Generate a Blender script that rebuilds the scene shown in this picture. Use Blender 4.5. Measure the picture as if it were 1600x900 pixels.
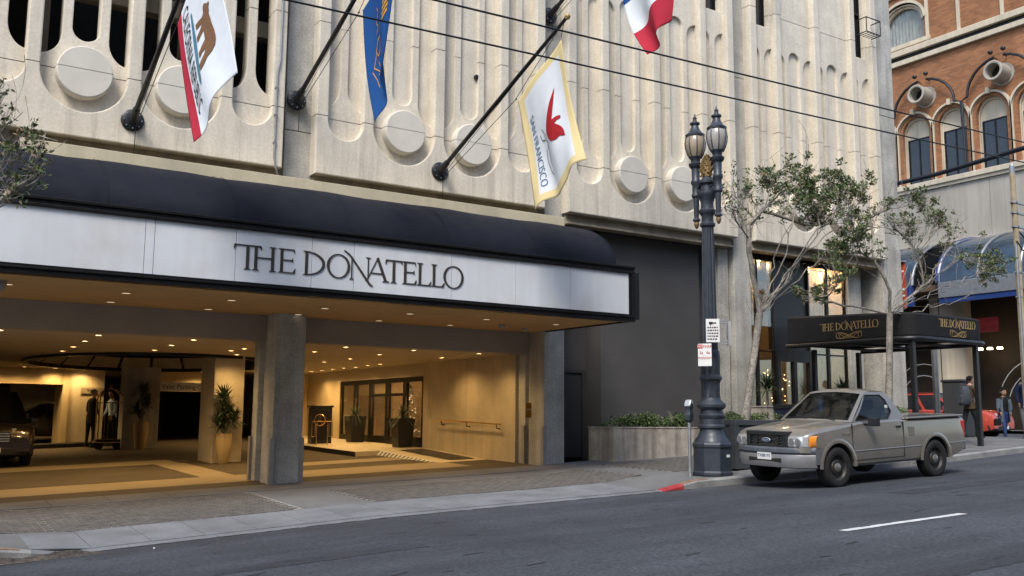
import bpy, bmesh, math, random
from mathutils import Vector, Matrix
random.seed(7)
R = math.radians
for o in list(bpy.data.objects):
    bpy.data.objects.remove(o)
scn = bpy.context.scene
# ---------------------------------------------------------------- camera
YAW, PITCH, ROLL, FPX = R(33.119), R(7.744), R(0.416), 1498.4
fw = Vector((math.sin(YAW)*math.cos(PITCH), math.cos(YAW)*math.cos(PITCH), math.sin(PITCH)))
rt = Vector((math.cos(YAW), -math.sin(YAW), 0)); up = rt.cross(fw)
rt2 = math.cos(ROLL)*rt + math.sin(ROLL)*up; up2 = -math.sin(ROLL)*rt + math.cos(ROLL)*up
cd = bpy.data.cameras.new('camera'); cam = bpy.data.objects.new('camera', cd)
scn.collection.objects.link(cam)
cam.matrix_world = Matrix(((rt2.x, up2.x, -fw.x, 0), (rt2.y, up2.y, -fw.y, 0), (rt2.z, up2.z, -fw.z, 0), (0, 0, 0, 1)))
cd.sensor_width = 36; cd.lens = 36*FPX/1600; cd.clip_start = .1; cd.clip_end = 2000
scn.camera = cam
# ---------------------------------------------------------------- sky and sun
SUN_EL, SUN_AZ = R(52), R(-50)       # azimuth measured from the view of the facade: behind and left of the camera
sdir = Vector((math.sin(SUN_AZ)*math.cos(SUN_EL), -math.cos(SUN_AZ)*math.cos(SUN_EL), math.sin(SUN_EL)))
wd = bpy.data.worlds.new('World'); scn.world = wd; wd.use_nodes = True
nt = wd.node_tree; bg = nt.nodes['Background']
sky = nt.nodes.new('ShaderNodeTexSky'); sky.sky_type = 'NISHITA'; sky.sun_disc = False
sky.sun_elevation = SUN_EL; sky.sun_rotation = math.atan2(sdir.x, sdir.y)
sky.dust_density = 1.5; sky.air_density = 1.0; sky.ozone_density = 1.0
nt.links.new(sky.outputs[0], bg.inputs[0]); bg.inputs[1].default_value = 0.12
sl = bpy.data.lights.new('sun', 'SUN'); sl.energy = 1.5; sl.angle = R(22); sl.color = (1, .95, .87)
so = bpy.data.objects.new('sun', sl); scn.collection.objects.link(so)
so.rotation_euler = (-sdir).to_track_quat('-Z', 'Y').to_euler()
scn.view_settings.view_transform = 'Standard'; scn.view_settings.look = 'None'
scn.view_settings.exposure = 1.28; scn.view_settings.gamma = 1
scn.view_settings.use_curve_mapping = False
# ---------------------------------------------------------------- helpers
C = scn.collection
def tag(o, label=None, cat=None, group=None, kind=None):
    if label: o['label'] = label
    if cat: o['category'] = cat
    if group: o['group'] = group
    if kind: o['kind'] = kind
    return o
def thing(name, label, cat, loc=(0, 0, 0), rz=0, group=None):
    o = bpy.data.objects.new(name, None); C.objects.link(o)
    o.location = loc; o.rotation_euler = (0, 0, rz); o.empty_display_size = .2
    return tag(o, label, cat, group)
def link(name, me, mat, parent=None, kind=None):
    o = bpy.data.objects.new(name, me); C.objects.link(o)
    if mat is not None and not me.materials: me.materials.append(mat)
    if parent: o.parent = parent
    if kind: o['kind'] = kind
    return o
def copy_tree(o, parent=None):
    c = o.copy(); C.objects.link(c); c.parent = parent
    for ch in list(o.children): copy_tree(ch, c)
    return c
class MB:
    def __init__(s): s.v = []; s.f = []; s.m = []; s.cm = 0
    def add(s, vs, fs):
        n = len(s.v); s.v += [tuple(p) for p in vs]
        for f in fs: s.f.append(tuple(i+n for i in f)); s.m.append(s.cm)
        return s
    def box(s, x0, x1, y0, y1, z0, z1):
        return s.add([(x0,y0,z0),(x1,y0,z0),(x1,y1,z0),(x0,y1,z0),(x0,y0,z1),(x1,y0,z1),(x1,y1,z1),(x0,y1,z1)],
                     [(0,3,2,1),(4,5,6,7),(0,1,5,4),(1,2,6,5),(2,3,7,6),(3,0,4,7)])
    def ring(s, rows, closed=True, caps=True):
        n = len(rows[0]); vs = [p for r in rows for p in r]; fs = []
        for i in range(len(rows)-1):
            for j in range(n if closed else n-1):
                k = (j+1) % n
                fs.append((i*n+j, i*n+k, (i+1)*n+k, (i+1)*n+j))
        if caps and closed:
            fs.append(tuple(range(n))[::-1]); fs.append(tuple((len(rows)-1)*n+j for j in range(n)))
        return s.add(vs, fs)
    def tube(s, pts, r, n=8, caps=True):
        pts = [Vector(p) for p in pts]; rr = r if isinstance(r, (list, tuple)) else [r]*len(pts)
        rows = []; u = None
        for i, p in enumerate(pts):
            a = pts[max(i-1, 0)]; b = pts[min(i+1, len(pts)-1)]; d = (b-a)
            d = d.normalized() if d.length > 1e-9 else Vector((0,0,1))
            if u is None:
                u = d.orthogonal().normalized()
            else:
                u = (u - d*u.dot(d)); u = u.normalized() if u.length > 1e-6 else d.orthogonal().normalized()
            w = d.cross(u)
            rows.append([p + (u*math.cos(t*2*math.pi/n) + w*math.sin(t*2*math.pi/n))*rr[i] for t in range(n)])
        return s.ring(rows, True, caps)
    def lathe(s, prof, c=(0,0,0), n=16, axis='z', caps=True):
        rows = []
        for r, h in prof:
            row = []
            for t in range(n):
                a = t*2*math.pi/n; x, y = r*math.cos(a), r*math.sin(a)
                row.append((c[0]+x, c[1]+y, c[2]+h) if axis == 'z' else (c[0]+x, c[1]+h, c[2]+y) if axis == 'y' else (c[0]+h, c[1]+x, c[2]+y))
            rows.append(row)
        return s.ring(rows, True, caps)
    def prism(s, poly, d0, d1, plane='xz'):
        # poly in 2D; extruded along the third axis
        def P(a, b, d): return (a, d, b) if plane == 'xz' else (d, a, b) if plane == 'yz' else (a, b, d)
        n = len(poly); vs = [P(a, b, d0) for a, b in poly] + [P(a, b, d1) for a, b in poly]
        fs = [tuple(range(n)), tuple(range(2*n-1, n-1, -1))] + [(i, (i+1) % n, n+(i+1) % n, n+i) for i in range(n)]
        return s.add(vs, fs)
    def mesh(s, name='m', smooth=False, sharp=None, recalc=True):
        me = bpy.data.meshes.new(name); me.from_pydata(s.v, [], s.f)
        if recalc:
            bm = bmesh.new(); bm.from_mesh(me); bmesh.ops.recalc_face_normals(bm, faces=bm.faces); bm.to_mesh(me); bm.free()
        if any(s.m):
            for p, k in zip(me.polygons, s.m): p.material_index = k
        if smooth:
            me.shade_smooth()
            if sharp: me.set_sharp_from_angle(angle=R(sharp))
        me.update(); return me
    def build(s, name, mat, parent=None, smooth=False, sharp=40, bevel=0, kind=None):
        me = s.mesh(name, smooth, sharp)
        mats = mat if isinstance(mat, (list, tuple)) else [mat]
        for m in mats: me.materials.append(m)
        o = link(name, me, None, parent, kind)
        if bevel:
            b = o.modifiers.new('b', 'BEVEL'); b.width = bevel; b.segments = 2; b.limit_method = 'ANGLE'; b.angle_limit = R(35)
        return o
def filled(outlines, y_front, y_back, bevel=0.0, res=0):
    """solid plate in the x-z plane with holes: list of closed outlines, front at y_front, back at y_back"""
    cu = bpy.data.curves.new('c', 'CURVE'); cu.dimensions = '2D'; cu.fill_mode = 'BOTH'
    th = abs(y_back-y_front); cu.extrude = max(th/2-bevel, .0005)
    cu.bevel_depth = bevel; cu.bevel_resolution = res; cu.offset = -bevel
    for pts in outlines:
        sp = cu.splines.new('POLY'); sp.points.add(len(pts)-1); sp.use_cyclic_u = True
        for p, (a, b) in zip(sp.points, pts): p.co = (a, b, 0, 1)
    ob = bpy.data.objects.new('c', cu); C.objects.link(ob)
    dg = bpy.context.evaluated_depsgraph_get(); dg.update()
    me = bpy.data.meshes.new_from_object(ob.evaluated_get(dg))
    mid = (y_front+y_back)/2
    for v in me.vertices: v.co = (v.co.x, mid - v.co.z, v.co.y)
    bpy.data.objects.remove(ob); bpy.data.curves.remove(cu)
    return me
def text_mesh(body, size, depth=.004, align='CENTER'):
    cu = bpy.data.curves.new('t', 'FONT'); cu.body = body; cu.size = size; cu.extrude = depth/2
    cu.align_x = align; cu.align_y = 'CENTER'; cu.resolution_u = 3
    ob = bpy.data.objects.new('t', cu); C.objects.link(ob)
    dg = bpy.context.evaluated_depsgraph_get(); dg.update()
    me = bpy.data.meshes.new_from_object(ob.evaluated_get(dg))
    bpy.data.objects.remove(ob); bpy.data.curves.remove(cu)
    return me                      # text in local xy plane
def stand(me, loc, xdir, zdir=(0,0,1)):
    """turn a mesh drawn in xy (x right, y up) into world: x along xdir, y along zdir"""
    X = Vector(xdir).normalized(); Z = Vector(zdir).normalized(); N = X.cross(Z)
    for v in me.vertices:
        v.co = Vector(loc) + X*v.co.x + Z*v.co.y + N*v.co.z
    return me
def join_meshes(mes):
    bm = bmesh.new()
    for m in mes: bm.from_mesh(m)
    me = bpy.data.meshes.new('j'); bm.to_mesh(me); bm.free(); return me
def interp(x, xs, ys):
    if x <= xs[0]: return ys[0]
    for i in range(len(xs)-1):
        if x <= xs[i+1]:
            return ys[i] + (ys[i+1]-ys[i])*(x-xs[i])/(xs[i+1]-xs[i])
    return ys[-1]
# ---------------------------------------------------------------- materials
def mat(name, col, rough=.7, metal=0, var=.18, scale=3, fine=0.0, fscale=80, bump=0, bscale=60, streak=0,
        spec=.5, emit=None, estr=0, coat=0, dirt=None, alpha=1, trans=0, lane=0, drip=0):
    m = bpy.data.materials.new(name); m.use_nodes = True
    n = m.node_tree.nodes; L = m.node_tree.links; b = n['Principled BSDF']
    b.inputs['Roughness'].default_value = rough; b.inputs['Metallic'].default_value = metal
    b.inputs['Specular IOR Level'].default_value = spec
    if coat: b.inputs['Coat Weight'].default_value = coat; b.inputs['Coat Roughness'].default_value = .06
    if trans: b.inputs['Transmission Weight'].default_value = trans
    if alpha < 1: b.inputs['Alpha'].default_value = alpha
    if emit:
        b.inputs['Emission Color'].default_value = (*emit, 1); b.inputs['Emission Strength'].default_value = estr
    g = n.new('ShaderNodeNewGeometry')
    def noise(sc, det=4, vec=None, rgh=.6):
        t = n.new('ShaderNodeTexNoise'); t.inputs['Scale'].default_value = sc; t.inputs['Detail'].default_value = det
        t.inputs['Roughness'].default_value = rgh
        L.new(vec or g.outputs['Position'], t.inputs['Vector']); return t.outputs['Fac']
    def rng(fac, a, c, lo=.3, hi=.7):
        r = n.new('ShaderNodeMapRange'); r.inputs[1].default_value = lo; r.inputs[2].default_value = hi
        r.inputs[3].default_value = a; r.inputs[4].default_value = c; L.new(fac, r.inputs[0]); return r.outputs[0]
    def mul(col_out, fac_out):
        x = n.new('ShaderNodeVectorMath'); x.operation = 'SCALE'
        L.new(col_out, x.inputs[0]); L.new(fac_out, x.inputs['Scale']); return x.outputs[0]
    rgb = n.new('ShaderNodeRGB'); rgb.outputs[0].default_value = (*col, 1); out = rgb.outputs[0]
    if var: out = mul(out, rng(noise(scale), 1-var, 1+var))
    if fine: out = mul(out, rng(noise(fscale, 2), 1-fine, 1+fine))
    if streak:
        mp = n.new('ShaderNodeMapping'); mp.inputs['Scale'].default_value = (4.2, 4.2, .30); L.new(g.outputs['Position'], mp.inputs[0])
        out = mul(out, rng(noise(1.0, 5, mp.outputs[0]), 1-streak, 1.0, .35, .6))
    if drip:       # rain-washed grime runs on the lowest panels
        mp = n.new('ShaderNodeMapping'); mp.inputs['Scale'].default_value = (3.0, 3.0, .16); L.new(g.outputs['Position'], mp.inputs[0])
        sz = n.new('ShaderNodeSeparateXYZ'); L.new(g.outputs['Position'], sz.inputs[0])
        q = n.new('ShaderNodeMath'); q.operation = 'MULTIPLY'; L.new(rng(noise(1.3, 6, mp.outputs[0], .7), 0, drip, .50, .68), q.inputs[0]); L.new(rng(sz.outputs[2], 1, .25, 4.9, 6.4), q.inputs[1])
        mx = n.new('ShaderNodeMix'); mx.data_type = 'RGBA'; mx.inputs[7].default_value = (.22,.18,.14,1); L.new(out, mx.inputs[6]); L.new(q.outputs[0], mx.inputs[0]); out = mx.outputs[2]
    if lane:
        mp = n.new('ShaderNodeMapping'); mp.inputs['Scale'].default_value = (.12, .95, 1); L.new(g.outputs['Position'], mp.inputs[0])
        out = mul(out, rng(noise(1.0, 3, mp.outputs[0]), 1-lane, 1+lane, .35, .65))
    if dirt:
        mx = n.new('ShaderNodeMix'); mx.data_type = 'RGBA'; mx.inputs[7].default_value = (*dirt, 1)
        L.new(out, mx.inputs[6]); L.new(rng(noise(scale*.6, 6), 0, .75, .52, .75), mx.inputs[0]); out = mx.outputs[2]
    L.new(out, b.inputs['Base Color'])
    if bump:
        bp = n.new('ShaderNodeBump'); bp.inputs['Strength'].default_value = bump; bp.inputs['Distance'].default_value = .01
        L.new(noise(bscale, 3), bp.inputs['Height']); L.new(bp.outputs[0], b.inputs['Normal'])
    if rough > .2 and var:
        L.new(rng(noise(scale*2), rough*.85, min(1, rough*1.15)), b.inputs['Roughness'])
    return m
M = {}
M['precast'] = mat('precast concrete', (.665,.60,.485), .85, var=.08, scale=2.2, fine=.09, fscale=20, bump=.3, bscale=40, streak=.11, spec=.3, dirt=(.53,.47,.375), drip=.5)
M['disc'] = mat('precast disc', (.62,.575,.49), .85, var=.08, scale=2, fine=.07, fscale=70, bump=.2, bscale=90, spec=.3)
M['aggregate'] = mat('grey aggregate concrete', (.43,.41,.36), .9, var=.24, scale=1.6, fine=.22, fscale=30, bump=.5, bscale=50, streak=.22, spec=.3)
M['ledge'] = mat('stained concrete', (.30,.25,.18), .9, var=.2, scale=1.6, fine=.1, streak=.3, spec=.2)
M['cream'] = mat('cream flashing', (.55,.48,.33), .8, var=.1, scale=2, fine=.06, streak=.1, spec=.3)
M['darkwall'] = mat('charcoal painted stucco', (.078,.075,.072), .92, var=.1, scale=1.5, fine=.12, fscale=90, bump=.4, bscale=70, spec=.25)
M['darkdoor'] = mat('charcoal steel', (.045,.045,.046), .6, var=.1, scale=2, spec=.4)
M['black'] = mat('black metal', (.012,.012,.013), .4, var=.2, scale=5, spec=.5)
M['bronze'] = mat('dark bronze frame', (.012,.011,.0105), .38, metal=.4, var=.2, scale=4)
M['awning'] = mat('navy awning canvas', (.0042,.0062,.0125), .75, var=.12, scale=1.0, fine=.2, fscale=140, bump=.2, bscale=120, spec=.25)
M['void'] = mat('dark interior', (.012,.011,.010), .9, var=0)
M['signwhite'] = mat('white acrylic', (.64,.66,.675), .45, var=.05, scale=1.2, streak=.07, spec=.4, dirt=(.50,.48,.43))
M['letter'] = mat('dark bronze letter', (.055,.047,.038), .5, metal=.3, var=.15, scale=6)
M['gold'] = mat('gold lettering', (.42,.28,.11), .45, metal=.3, var=.1, scale=8)
M['brass'] = mat('polished brass', (.75,.52,.22), .22, metal=1, var=.08, scale=6)
M['soffit'] = mat('tan soffit plaster', (.50,.31,.13), .85, var=.07, scale=1.2, fine=.06, spec=.2)
M['ceil'] = mat('cream ceiling plaster', (.46,.40,.30), .85, var=.06, scale=1.0, spec=.2)
M['beam'] = mat('tan beam plaster', (.34,.29,.23), .85, var=.08, scale=1.5, spec=.2)
M['travertine'] = mat('travertine', (.50,.42,.29), .5, var=.14, scale=1.6, fine=.12, fscale=40, streak=.12, spec=.4)
M['travplanter'] = mat('weathered travertine', (.46,.41,.34), .8, var=.2, scale=4, fine=.2, fscale=50, bump=.6, bscale=40, streak=.45, spec=.3, dirt=(.25,.21,.16))
M['intwall'] = mat('tan painted wall', (.50,.40,.24), .8, var=.12, scale=1.2, fine=.08, spec=.3)
M['asphalt'] = mat('asphalt', (.047,.052,.060), .88, var=.24, scale=.45, fine=.42, fscale=26, bump=.8, bscale=45, spec=.3, dirt=(.034,.037,.042), lane=.22)
M['patch'] = mat('dark asphalt seam', (.022,.022,.024), .8, var=.2, scale=6, spec=.3)
M['sidewalk'] = mat('sidewalk concrete', (.145,.147,.148), .9, var=.2, scale=1.1, fine=.18, fscale=50, bump=.4, bscale=50, spec=.25, dirt=(.10,.10,.097))
M['slab'] = mat('apron slab concrete', (.165,.174,.184), .9, var=.22, scale=1.6, fine=.15, fscale=50, bump=.4, bscale=50, spec=.25, dirt=(.11,.115,.12))
M['band'] = mat('tan concrete band', (.25,.20,.13), .85, var=.12, scale=1.2, fine=.1, spec=.25)
M['kerb'] = mat('granite kerb', (.24,.24,.235), .9, var=.2, scale=3, fine=.2, fscale=40, bump=.4, spec=.25, dirt=(.1,.1,.1))
M['redpaint'] = mat('worn red kerb paint', (.34,.035,.04), .75, var=.25, scale=7, fine=.2, spec=.3, dirt=(.20,.13,.09))
M['roadpaint'] = mat('road paint', (.55,.56,.56), .7, var=.12, scale=6, fine=.2, spec=.3)
M['lampblue'] = mat('blue grey cast iron', (.030,.037,.050), .5, metal=.1, var=.25, scale=8, fine=.2, fscale=60, bump=.2, bscale=40, coat=.1)
M['lampglass'] = mat('frosted lamp glass', (.33,.31,.285), .25, var=.1, scale=4, spec=.6)
M['lampglass2'] = mat('amber lamp glass', (.33,.27,.185), .25, var=.1, scale=4, spec=.6)
M['giltwood'] = mat('faded gilding', (.20,.13,.05), .55, metal=.3, var=.2, scale=10)
M['steel'] = mat('galvanised steel', (.34,.35,.36), .45, metal=.7, var=.12, scale=5)
M['guard'] = mat('grey corner guard', (.33,.31,.28), .55, metal=.3, var=.1, scale=4)
M['white'] = mat('white paint', (.70,.70,.68), .5, var=.05, scale=5)
M['red'] = mat('red paint', (.50,.04,.03), .5, var=.08, scale=5)
M['bark'] = mat('grey bark', (.27,.245,.21), .9, var=.4, scale=5, fine=.35, fscale=22, bump=1, bscale=30, spec=.2, streak=.25)
M['leafA'] = mat('olive leaf', (.095,.14,.042), .5, var=.4, scale=5, spec=.4)
M['leafB'] = mat('dark green leaf', (.045,.078,.022), .5, var=.4, scale=5, spec=.4)
M['leafC'] = mat('dry tan leaf', (.30,.22,.13), .6, var=.3, scale=6, spec=.3)
M['hedge'] = mat('hedge leaf', (.05,.085,.022), .55, var=.4, scale=10, spec=.35)
M['yucca'] = mat('yucca leaf', (.045,.07,.03), .5, var=.3, scale=7, spec=.4)
M['soil'] = mat('soil', (.035,.026,.018), .95, var=.3, scale=15)
M['planter'] = mat('slate grey planter', (.050,.055,.062), .6, var=.15, scale=3, spec=.4)
M['pot'] = mat('tan ceramic pot', (.42,.30,.14), .45, var=.1, scale=4)
M['rubber'] = mat('tyre rubber', (.018,.018,.018), .85, var=.2, scale=8, bump=.3, bscale=80, spec=.3)
M['rim'] = mat('dusty steel rim', (.045,.044,.042), .55, metal=.5, var=.25, scale=12)
M['hub'] = mat('hub cap', (.35,.33,.30), .4, metal=.8, var=.2, scale=20)
M['arizona'] = mat('pale pewter car paint', (.26,.24,.21), .34, metal=.5, var=.05, scale=3, fine=.05, fscale=30, coat=.7)
M['bumper'] = mat('grey bumper plastic', (.115,.12,.13), .55, var=.1, scale=4, spec=.4)
M['blackplastic'] = mat('black plastic', (.012,.013,.015), .6, var=.15, scale=5)
M['glassdark'] = mat('tinted car glass', (.02,.022,.024), .04, var=0, spec=.8)
M['headlamp'] = mat('headlamp lens', (.72,.74,.76), .12, metal=.6, var=.1, scale=20, coat=.8)
M['amber'] = mat('amber lens', (.75,.26,.03), .2, var=.1, scale=20, coat=.8)
M['taillamp'] = mat('red lens', (.45,.02,.02), .2, var=.1, scale=20, coat=.8)
M['redcar'] = mat('red car paint', (.42,.035,.028), .3, var=.03, scale=2, coat=.8)
M['orangecar'] = mat('orange red car paint', (.46,.060,.035), .3, var=.03, scale=2, coat=.8)
M['blackcar'] = mat('dark brown car paint', (.045,.032,.024), .3, metal=.5, var=.03, scale=2, coat=.9)
M['glasspane'] = mat('window glass', (.9,.92,.92), .03, var=0, trans=1, spec=.5)
def thin_glass(name, tint, refl=.08):
    m = bpy.data.materials.new(name); m.use_nodes = True; n = m.node_tree.nodes; L = m.node_tree.links; n.remove(n['Principled BSDF'])
    t = n.new('ShaderNodeBsdfTransparent'); t.inputs[0].default_value = (*tint, 1); g = n.new('ShaderNodeBsdfGlossy'); g.inputs['Roughness'].default_value = .02
    f = n.new('ShaderNodeFresnel'); f.inputs[0].default_value = 1.5; a = n.new('ShaderNodeMath'); a.operation = 'MULTIPLY_ADD'; a.inputs[1].default_value = .38; a.inputs[2].default_value = refl; a.use_clamp = True
    L.new(f.outputs[0], a.inputs[0]); x = n.new('ShaderNodeMixShader'); L.new(a.outputs[0], x.inputs[0]); L.new(t.outputs[0], x.inputs[1]); L.new(g.outputs[0], x.inputs[2]); L.new(x.outputs[0], n['Material Output'].inputs[0])
    return m
M['glasspane'] = thin_glass('thin window glass', (.88,.90,.89), .0); M['carglass'] = thin_glass('tinted thin car glass', (.34,.37,.37), .035)
M['glassdim'] = mat('dark window glass', (.018,.019,.021), .08, var=.2, scale=2, spec=.7)
M['curtain'] = mat('taupe curtain', (.44,.37,.28), .85, var=.15, scale=4, spec=.1)
M['brickred'] = None
M['limestone'] = mat('cream terracotta', (.52,.45,.34), .8, var=.12, scale=.5, fine=.08, streak=.15, spec=.3)
M['limegrey'] = mat('grey stone cladding', (.36,.33,.28), .85, var=.12, scale=.4, fine=.1, streak=.15, spec=.3)
M['blueglass'] = mat('blue canopy glass', (.03,.05,.072), .12, var=.6, scale=.6, spec=.8)
M['bluesteel'] = mat('blue painted steel', (.015,.04,.16), .4, var=.1, scale=3)
M['lamp_on'] = mat('lit downlight', (1,.85,.6), .5, var=0, emit=(1,.66,.33), estr=9)
M['lamp_faint'] = mat('pale downlight lens', (.8,.72,.58), .4, var=.05, emit=(1,.85,.62), estr=.28)  # faint glow put into the canopy lenses so they read pale
def skin(c): return mat('skin', c, .55, var=.06, scale=12, spec=.35)
M['skinA'] = skin((.50,.31,.22)); M['skinB'] = skin((.34,.19,.12)); M['skinC'] = skin((.24,.13,.08))
def cloth(nm, c): return mat(nm, c, .85, var=.2, scale=9, fine=.12, fscale=120, spec=.2)
M['suit'] = cloth('black suit', (.012,.012,.013)); M['brownjacket'] = cloth('brown jacket', (.085,.055,.032))
M['trousers'] = cloth('dark trousers', (.022,.020,.020)); M['jeans'] = cloth('blue jeans', (.030,.055,.15))
M['greycloth'] = cloth('grey cloth', (.20,.20,.21)); M['navy'] = cloth('navy jacket', (.014,.022,.055))
M['greycoat'] = cloth('grey blue cardigan', (.10,.12,.15)); M['blackcloth'] = cloth('black knit', (.012,.012,.012))
M['paleblue'] = cloth('pale blue shirt', (.32,.40,.52)); M['hair'] = cloth('dark hair', (.012,.010,.009)); M['hairgrey'] = cloth('grey hair', (.42,.40,.37))
def brick_mat(name, c1, c2, mortar, sx, sz, axis='yz', rough=.9, var=.2, msize=.012):
    m = bpy.data.materials.new(name); m.use_nodes = True; n = m.node_tree.nodes; L = m.node_tree.links; b = n['Principled BSDF']
    g = n.new('ShaderNodeNewGeometry'); sp = n.new('ShaderNodeSeparateXYZ'); cb = n.new('ShaderNodeCombineXYZ')
    L.new(g.outputs['Position'], sp.inputs[0]); L.new(sp.outputs[{'y': 1, 'x': 0}[axis[0]]], cb.inputs[0]); L.new(sp.outputs[{'z': 2, 'y': 1}[axis[1]]], cb.inputs[1])
    t = n.new('ShaderNodeTexBrick'); t.inputs['Scale'].default_value = 1
    t.inputs['Brick Width'].default_value = sx; t.inputs['Row Height'].default_value = sz; t.inputs['Mortar Size'].default_value = msize
    t.inputs['Color1'].default_value = (*c1, 1); t.inputs['Color2'].default_value = (*c2, 1); t.inputs['Mortar'].default_value = (*mortar, 1)
    L.new(cb.outputs[0], t.inputs['Vector'])
    ns = n.new('ShaderNodeTexNoise'); ns.inputs['Scale'].default_value = .8; ns.inputs['Detail'].default_value = 6; L.new(g.outputs['Position'], ns.inputs['Vector'])
    r = n.new('ShaderNodeMapRange'); r.inputs[1].default_value = .3; r.inputs[2].default_value = .7; r.inputs[3].default_value = 1-var; r.inputs[4].default_value = 1+var
    L.new(ns.outputs[0], r.inputs[0]); x = n.new('ShaderNodeVectorMath'); x.operation = 'SCALE'
    L.new(t.outputs['Color'], x.inputs[0]); L.new(r.outputs[0], x.inputs['Scale']); L.new(x.outputs[0], b.inputs['Base Color'])
    b.inputs['Roughness'].default_value = rough; b.inputs['Specular IOR Level'].default_value = .3
    bp = n.new('ShaderNodeBump'); bp.inputs['Strength'].default_value = .5; bp.inputs['Distance'].default_value = .01; bp.invert = True
    L.new(t.outputs['Fac'], bp.inputs['Height']); L.new(bp.outputs[0], b.inputs['Normal'])
    return m
M['brickred'] = brick_mat('orange red brick', (.33,.14,.06), (.215,.088,.04), (.22,.13,.08), .30, .095)
M['floorbrick'] = brick_mat('brown floor pavers', (.078,.060,.040), (.060,.046,.032), (.10,.08,.058), .2, .1, 'xy', msize=.006)
M['paver'] = mat('grey brown paver', (.115,.108,.10), .9, var=.3, scale=7, fine=.2, fscale=40, bump=.4, spec=.25)
M['mortar'] = mat('pale joint mortar', (.26,.25,.235), .95, var=.15, scale=4)
# ---------------------------------------------------------------- ground shape (metres; the camera is the origin)
GX = [-60,-12,0,2.3,6.23,11.6,12.92,16.5,20.3,23.2,26,46,200]; GZ = [-4.6,-2.3,-1.75,-1.637,-1.425,-1.24,-1.19,-1.05,-.874,-.71,-.60,-.52,-.4]
FX = [-60,-6,0,6.3,12.6,14,18.8,25,46,200]; FZ = [-4.3,-1.75,-1.5,-1.264,-1.03,-.94,-.72,-.47,-.40,-.3]
KY = 12.9
def zg(X): return interp(X, GX, GZ)
def zf(X, Y): return interp(X, FX, FZ) + .02*(Y-17.8)
def kk(X): return .02 + .12*min(1, max(0, (2.0-X)/.7, (X-11.4)/.9))
def zs(X, Y):
    a = zg(X)+kk(X); return a + (Y-KY)/4.9*(zf(X, 17.8)-a)
def zr(X, Y): return zg(X) + .022*min(KY-Y, 6.5)
def sheet(name, xs, ys, fn, m, kind='structure', parent=None):
    vs = [(x, y, fn(x, y)) for y in ys for x in xs]; n = len(xs)
    fs = [(j*n+i, j*n+i+1, (j+1)*n+i+1, (j+1)*n+i) for j in range(len(ys)-1) for i in range(n-1)]
    me = bpy.data.meshes.new(name); me.from_pydata(vs, [], fs); me.shade_smooth(); me.update()
    return link(name, me, m, parent, kind)
def lin(a, b, n): return [a+(b-a)*i/n for i in range(n+1)]
# ================================================================ GROUND, ROAD, PAVEMENT
sheet('ground', lin(-300, 400, 14), lin(-300, 400, 14), lambda x, y: zg(x)-1.2, M['asphalt'])
xs_road = sorted(set(lin(-60, -2, 20) + lin(-2, 30, 64) + lin(30, 200, 20)))
sheet('road', xs_road, [-60, -20, -4, 0, 3, 5, 6.4, 8, 10, 11.5, 12.4, KY-.15], zr, M['asphalt'])
sheet('side_street', lin(29.2, 43, 8), [KY-.14, 16, 20, 30, 60, 140], lambda x, y: zg(x)+.004, M['asphalt'])
sheet('far_pavement', lin(43, 47, 2), [KY, 30, 140], lambda x, y: zg(x)+.14, M['sidewalk'])
pave = sheet('pavement', sorted(set(lin(-20, 0, 8)+lin(0, 29, 58))), [KY, 13.6, 14.4, 15.5, 16.5, 17.2, 17.85], zs, M['sidewalk'])
sheet('side_pavement', lin(25.6, 29, 4), [17.86, 24, 60, 140], lambda x, y: zs(x, 17.85), M['sidewalk'])
def plate(name, x0, x1, y0, y1, fn, h, m, parent=None, lift=.0):
    vs = [(x, y, fn(x, y)+d) for d in (lift, lift+h) for x, y in ((x0,y0),(x1,y0),(x1,y1),(x0,y1))]
    return MB().add(vs, [(4,5,6,7),(0,1,5,4),(1,2,6,5),(2,3,7,6),(3,0,4,7)]).build(name, m, parent)
# driveway apron: row of separate cast slabs along the gutter, second row by the columns
x = 1.62; k = 0
while x < 11.2:
    w = .69 + .02*math.sin(k*2.1)
    plate('slab', x, x+w-.012, KY+.0, 14.25+.03*math.sin(k), zs, .012, M['slab'], pave); x += w; k += 1
x = -.4; k = 0
while x < 13.0:
    w = .93 + .03*math.sin(k*1.7)
    plate('slab', x, x+w-.012, 16.92, 17.84, zs, .010, M['sidewalk'], pave); x += w; k += 1
for xx in lin(14.2, 28.4, 8):
    plate('slab', xx, xx+1.75, KY+.02, 14.2, zs, .008, M['sidewalk'], pave)
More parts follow.
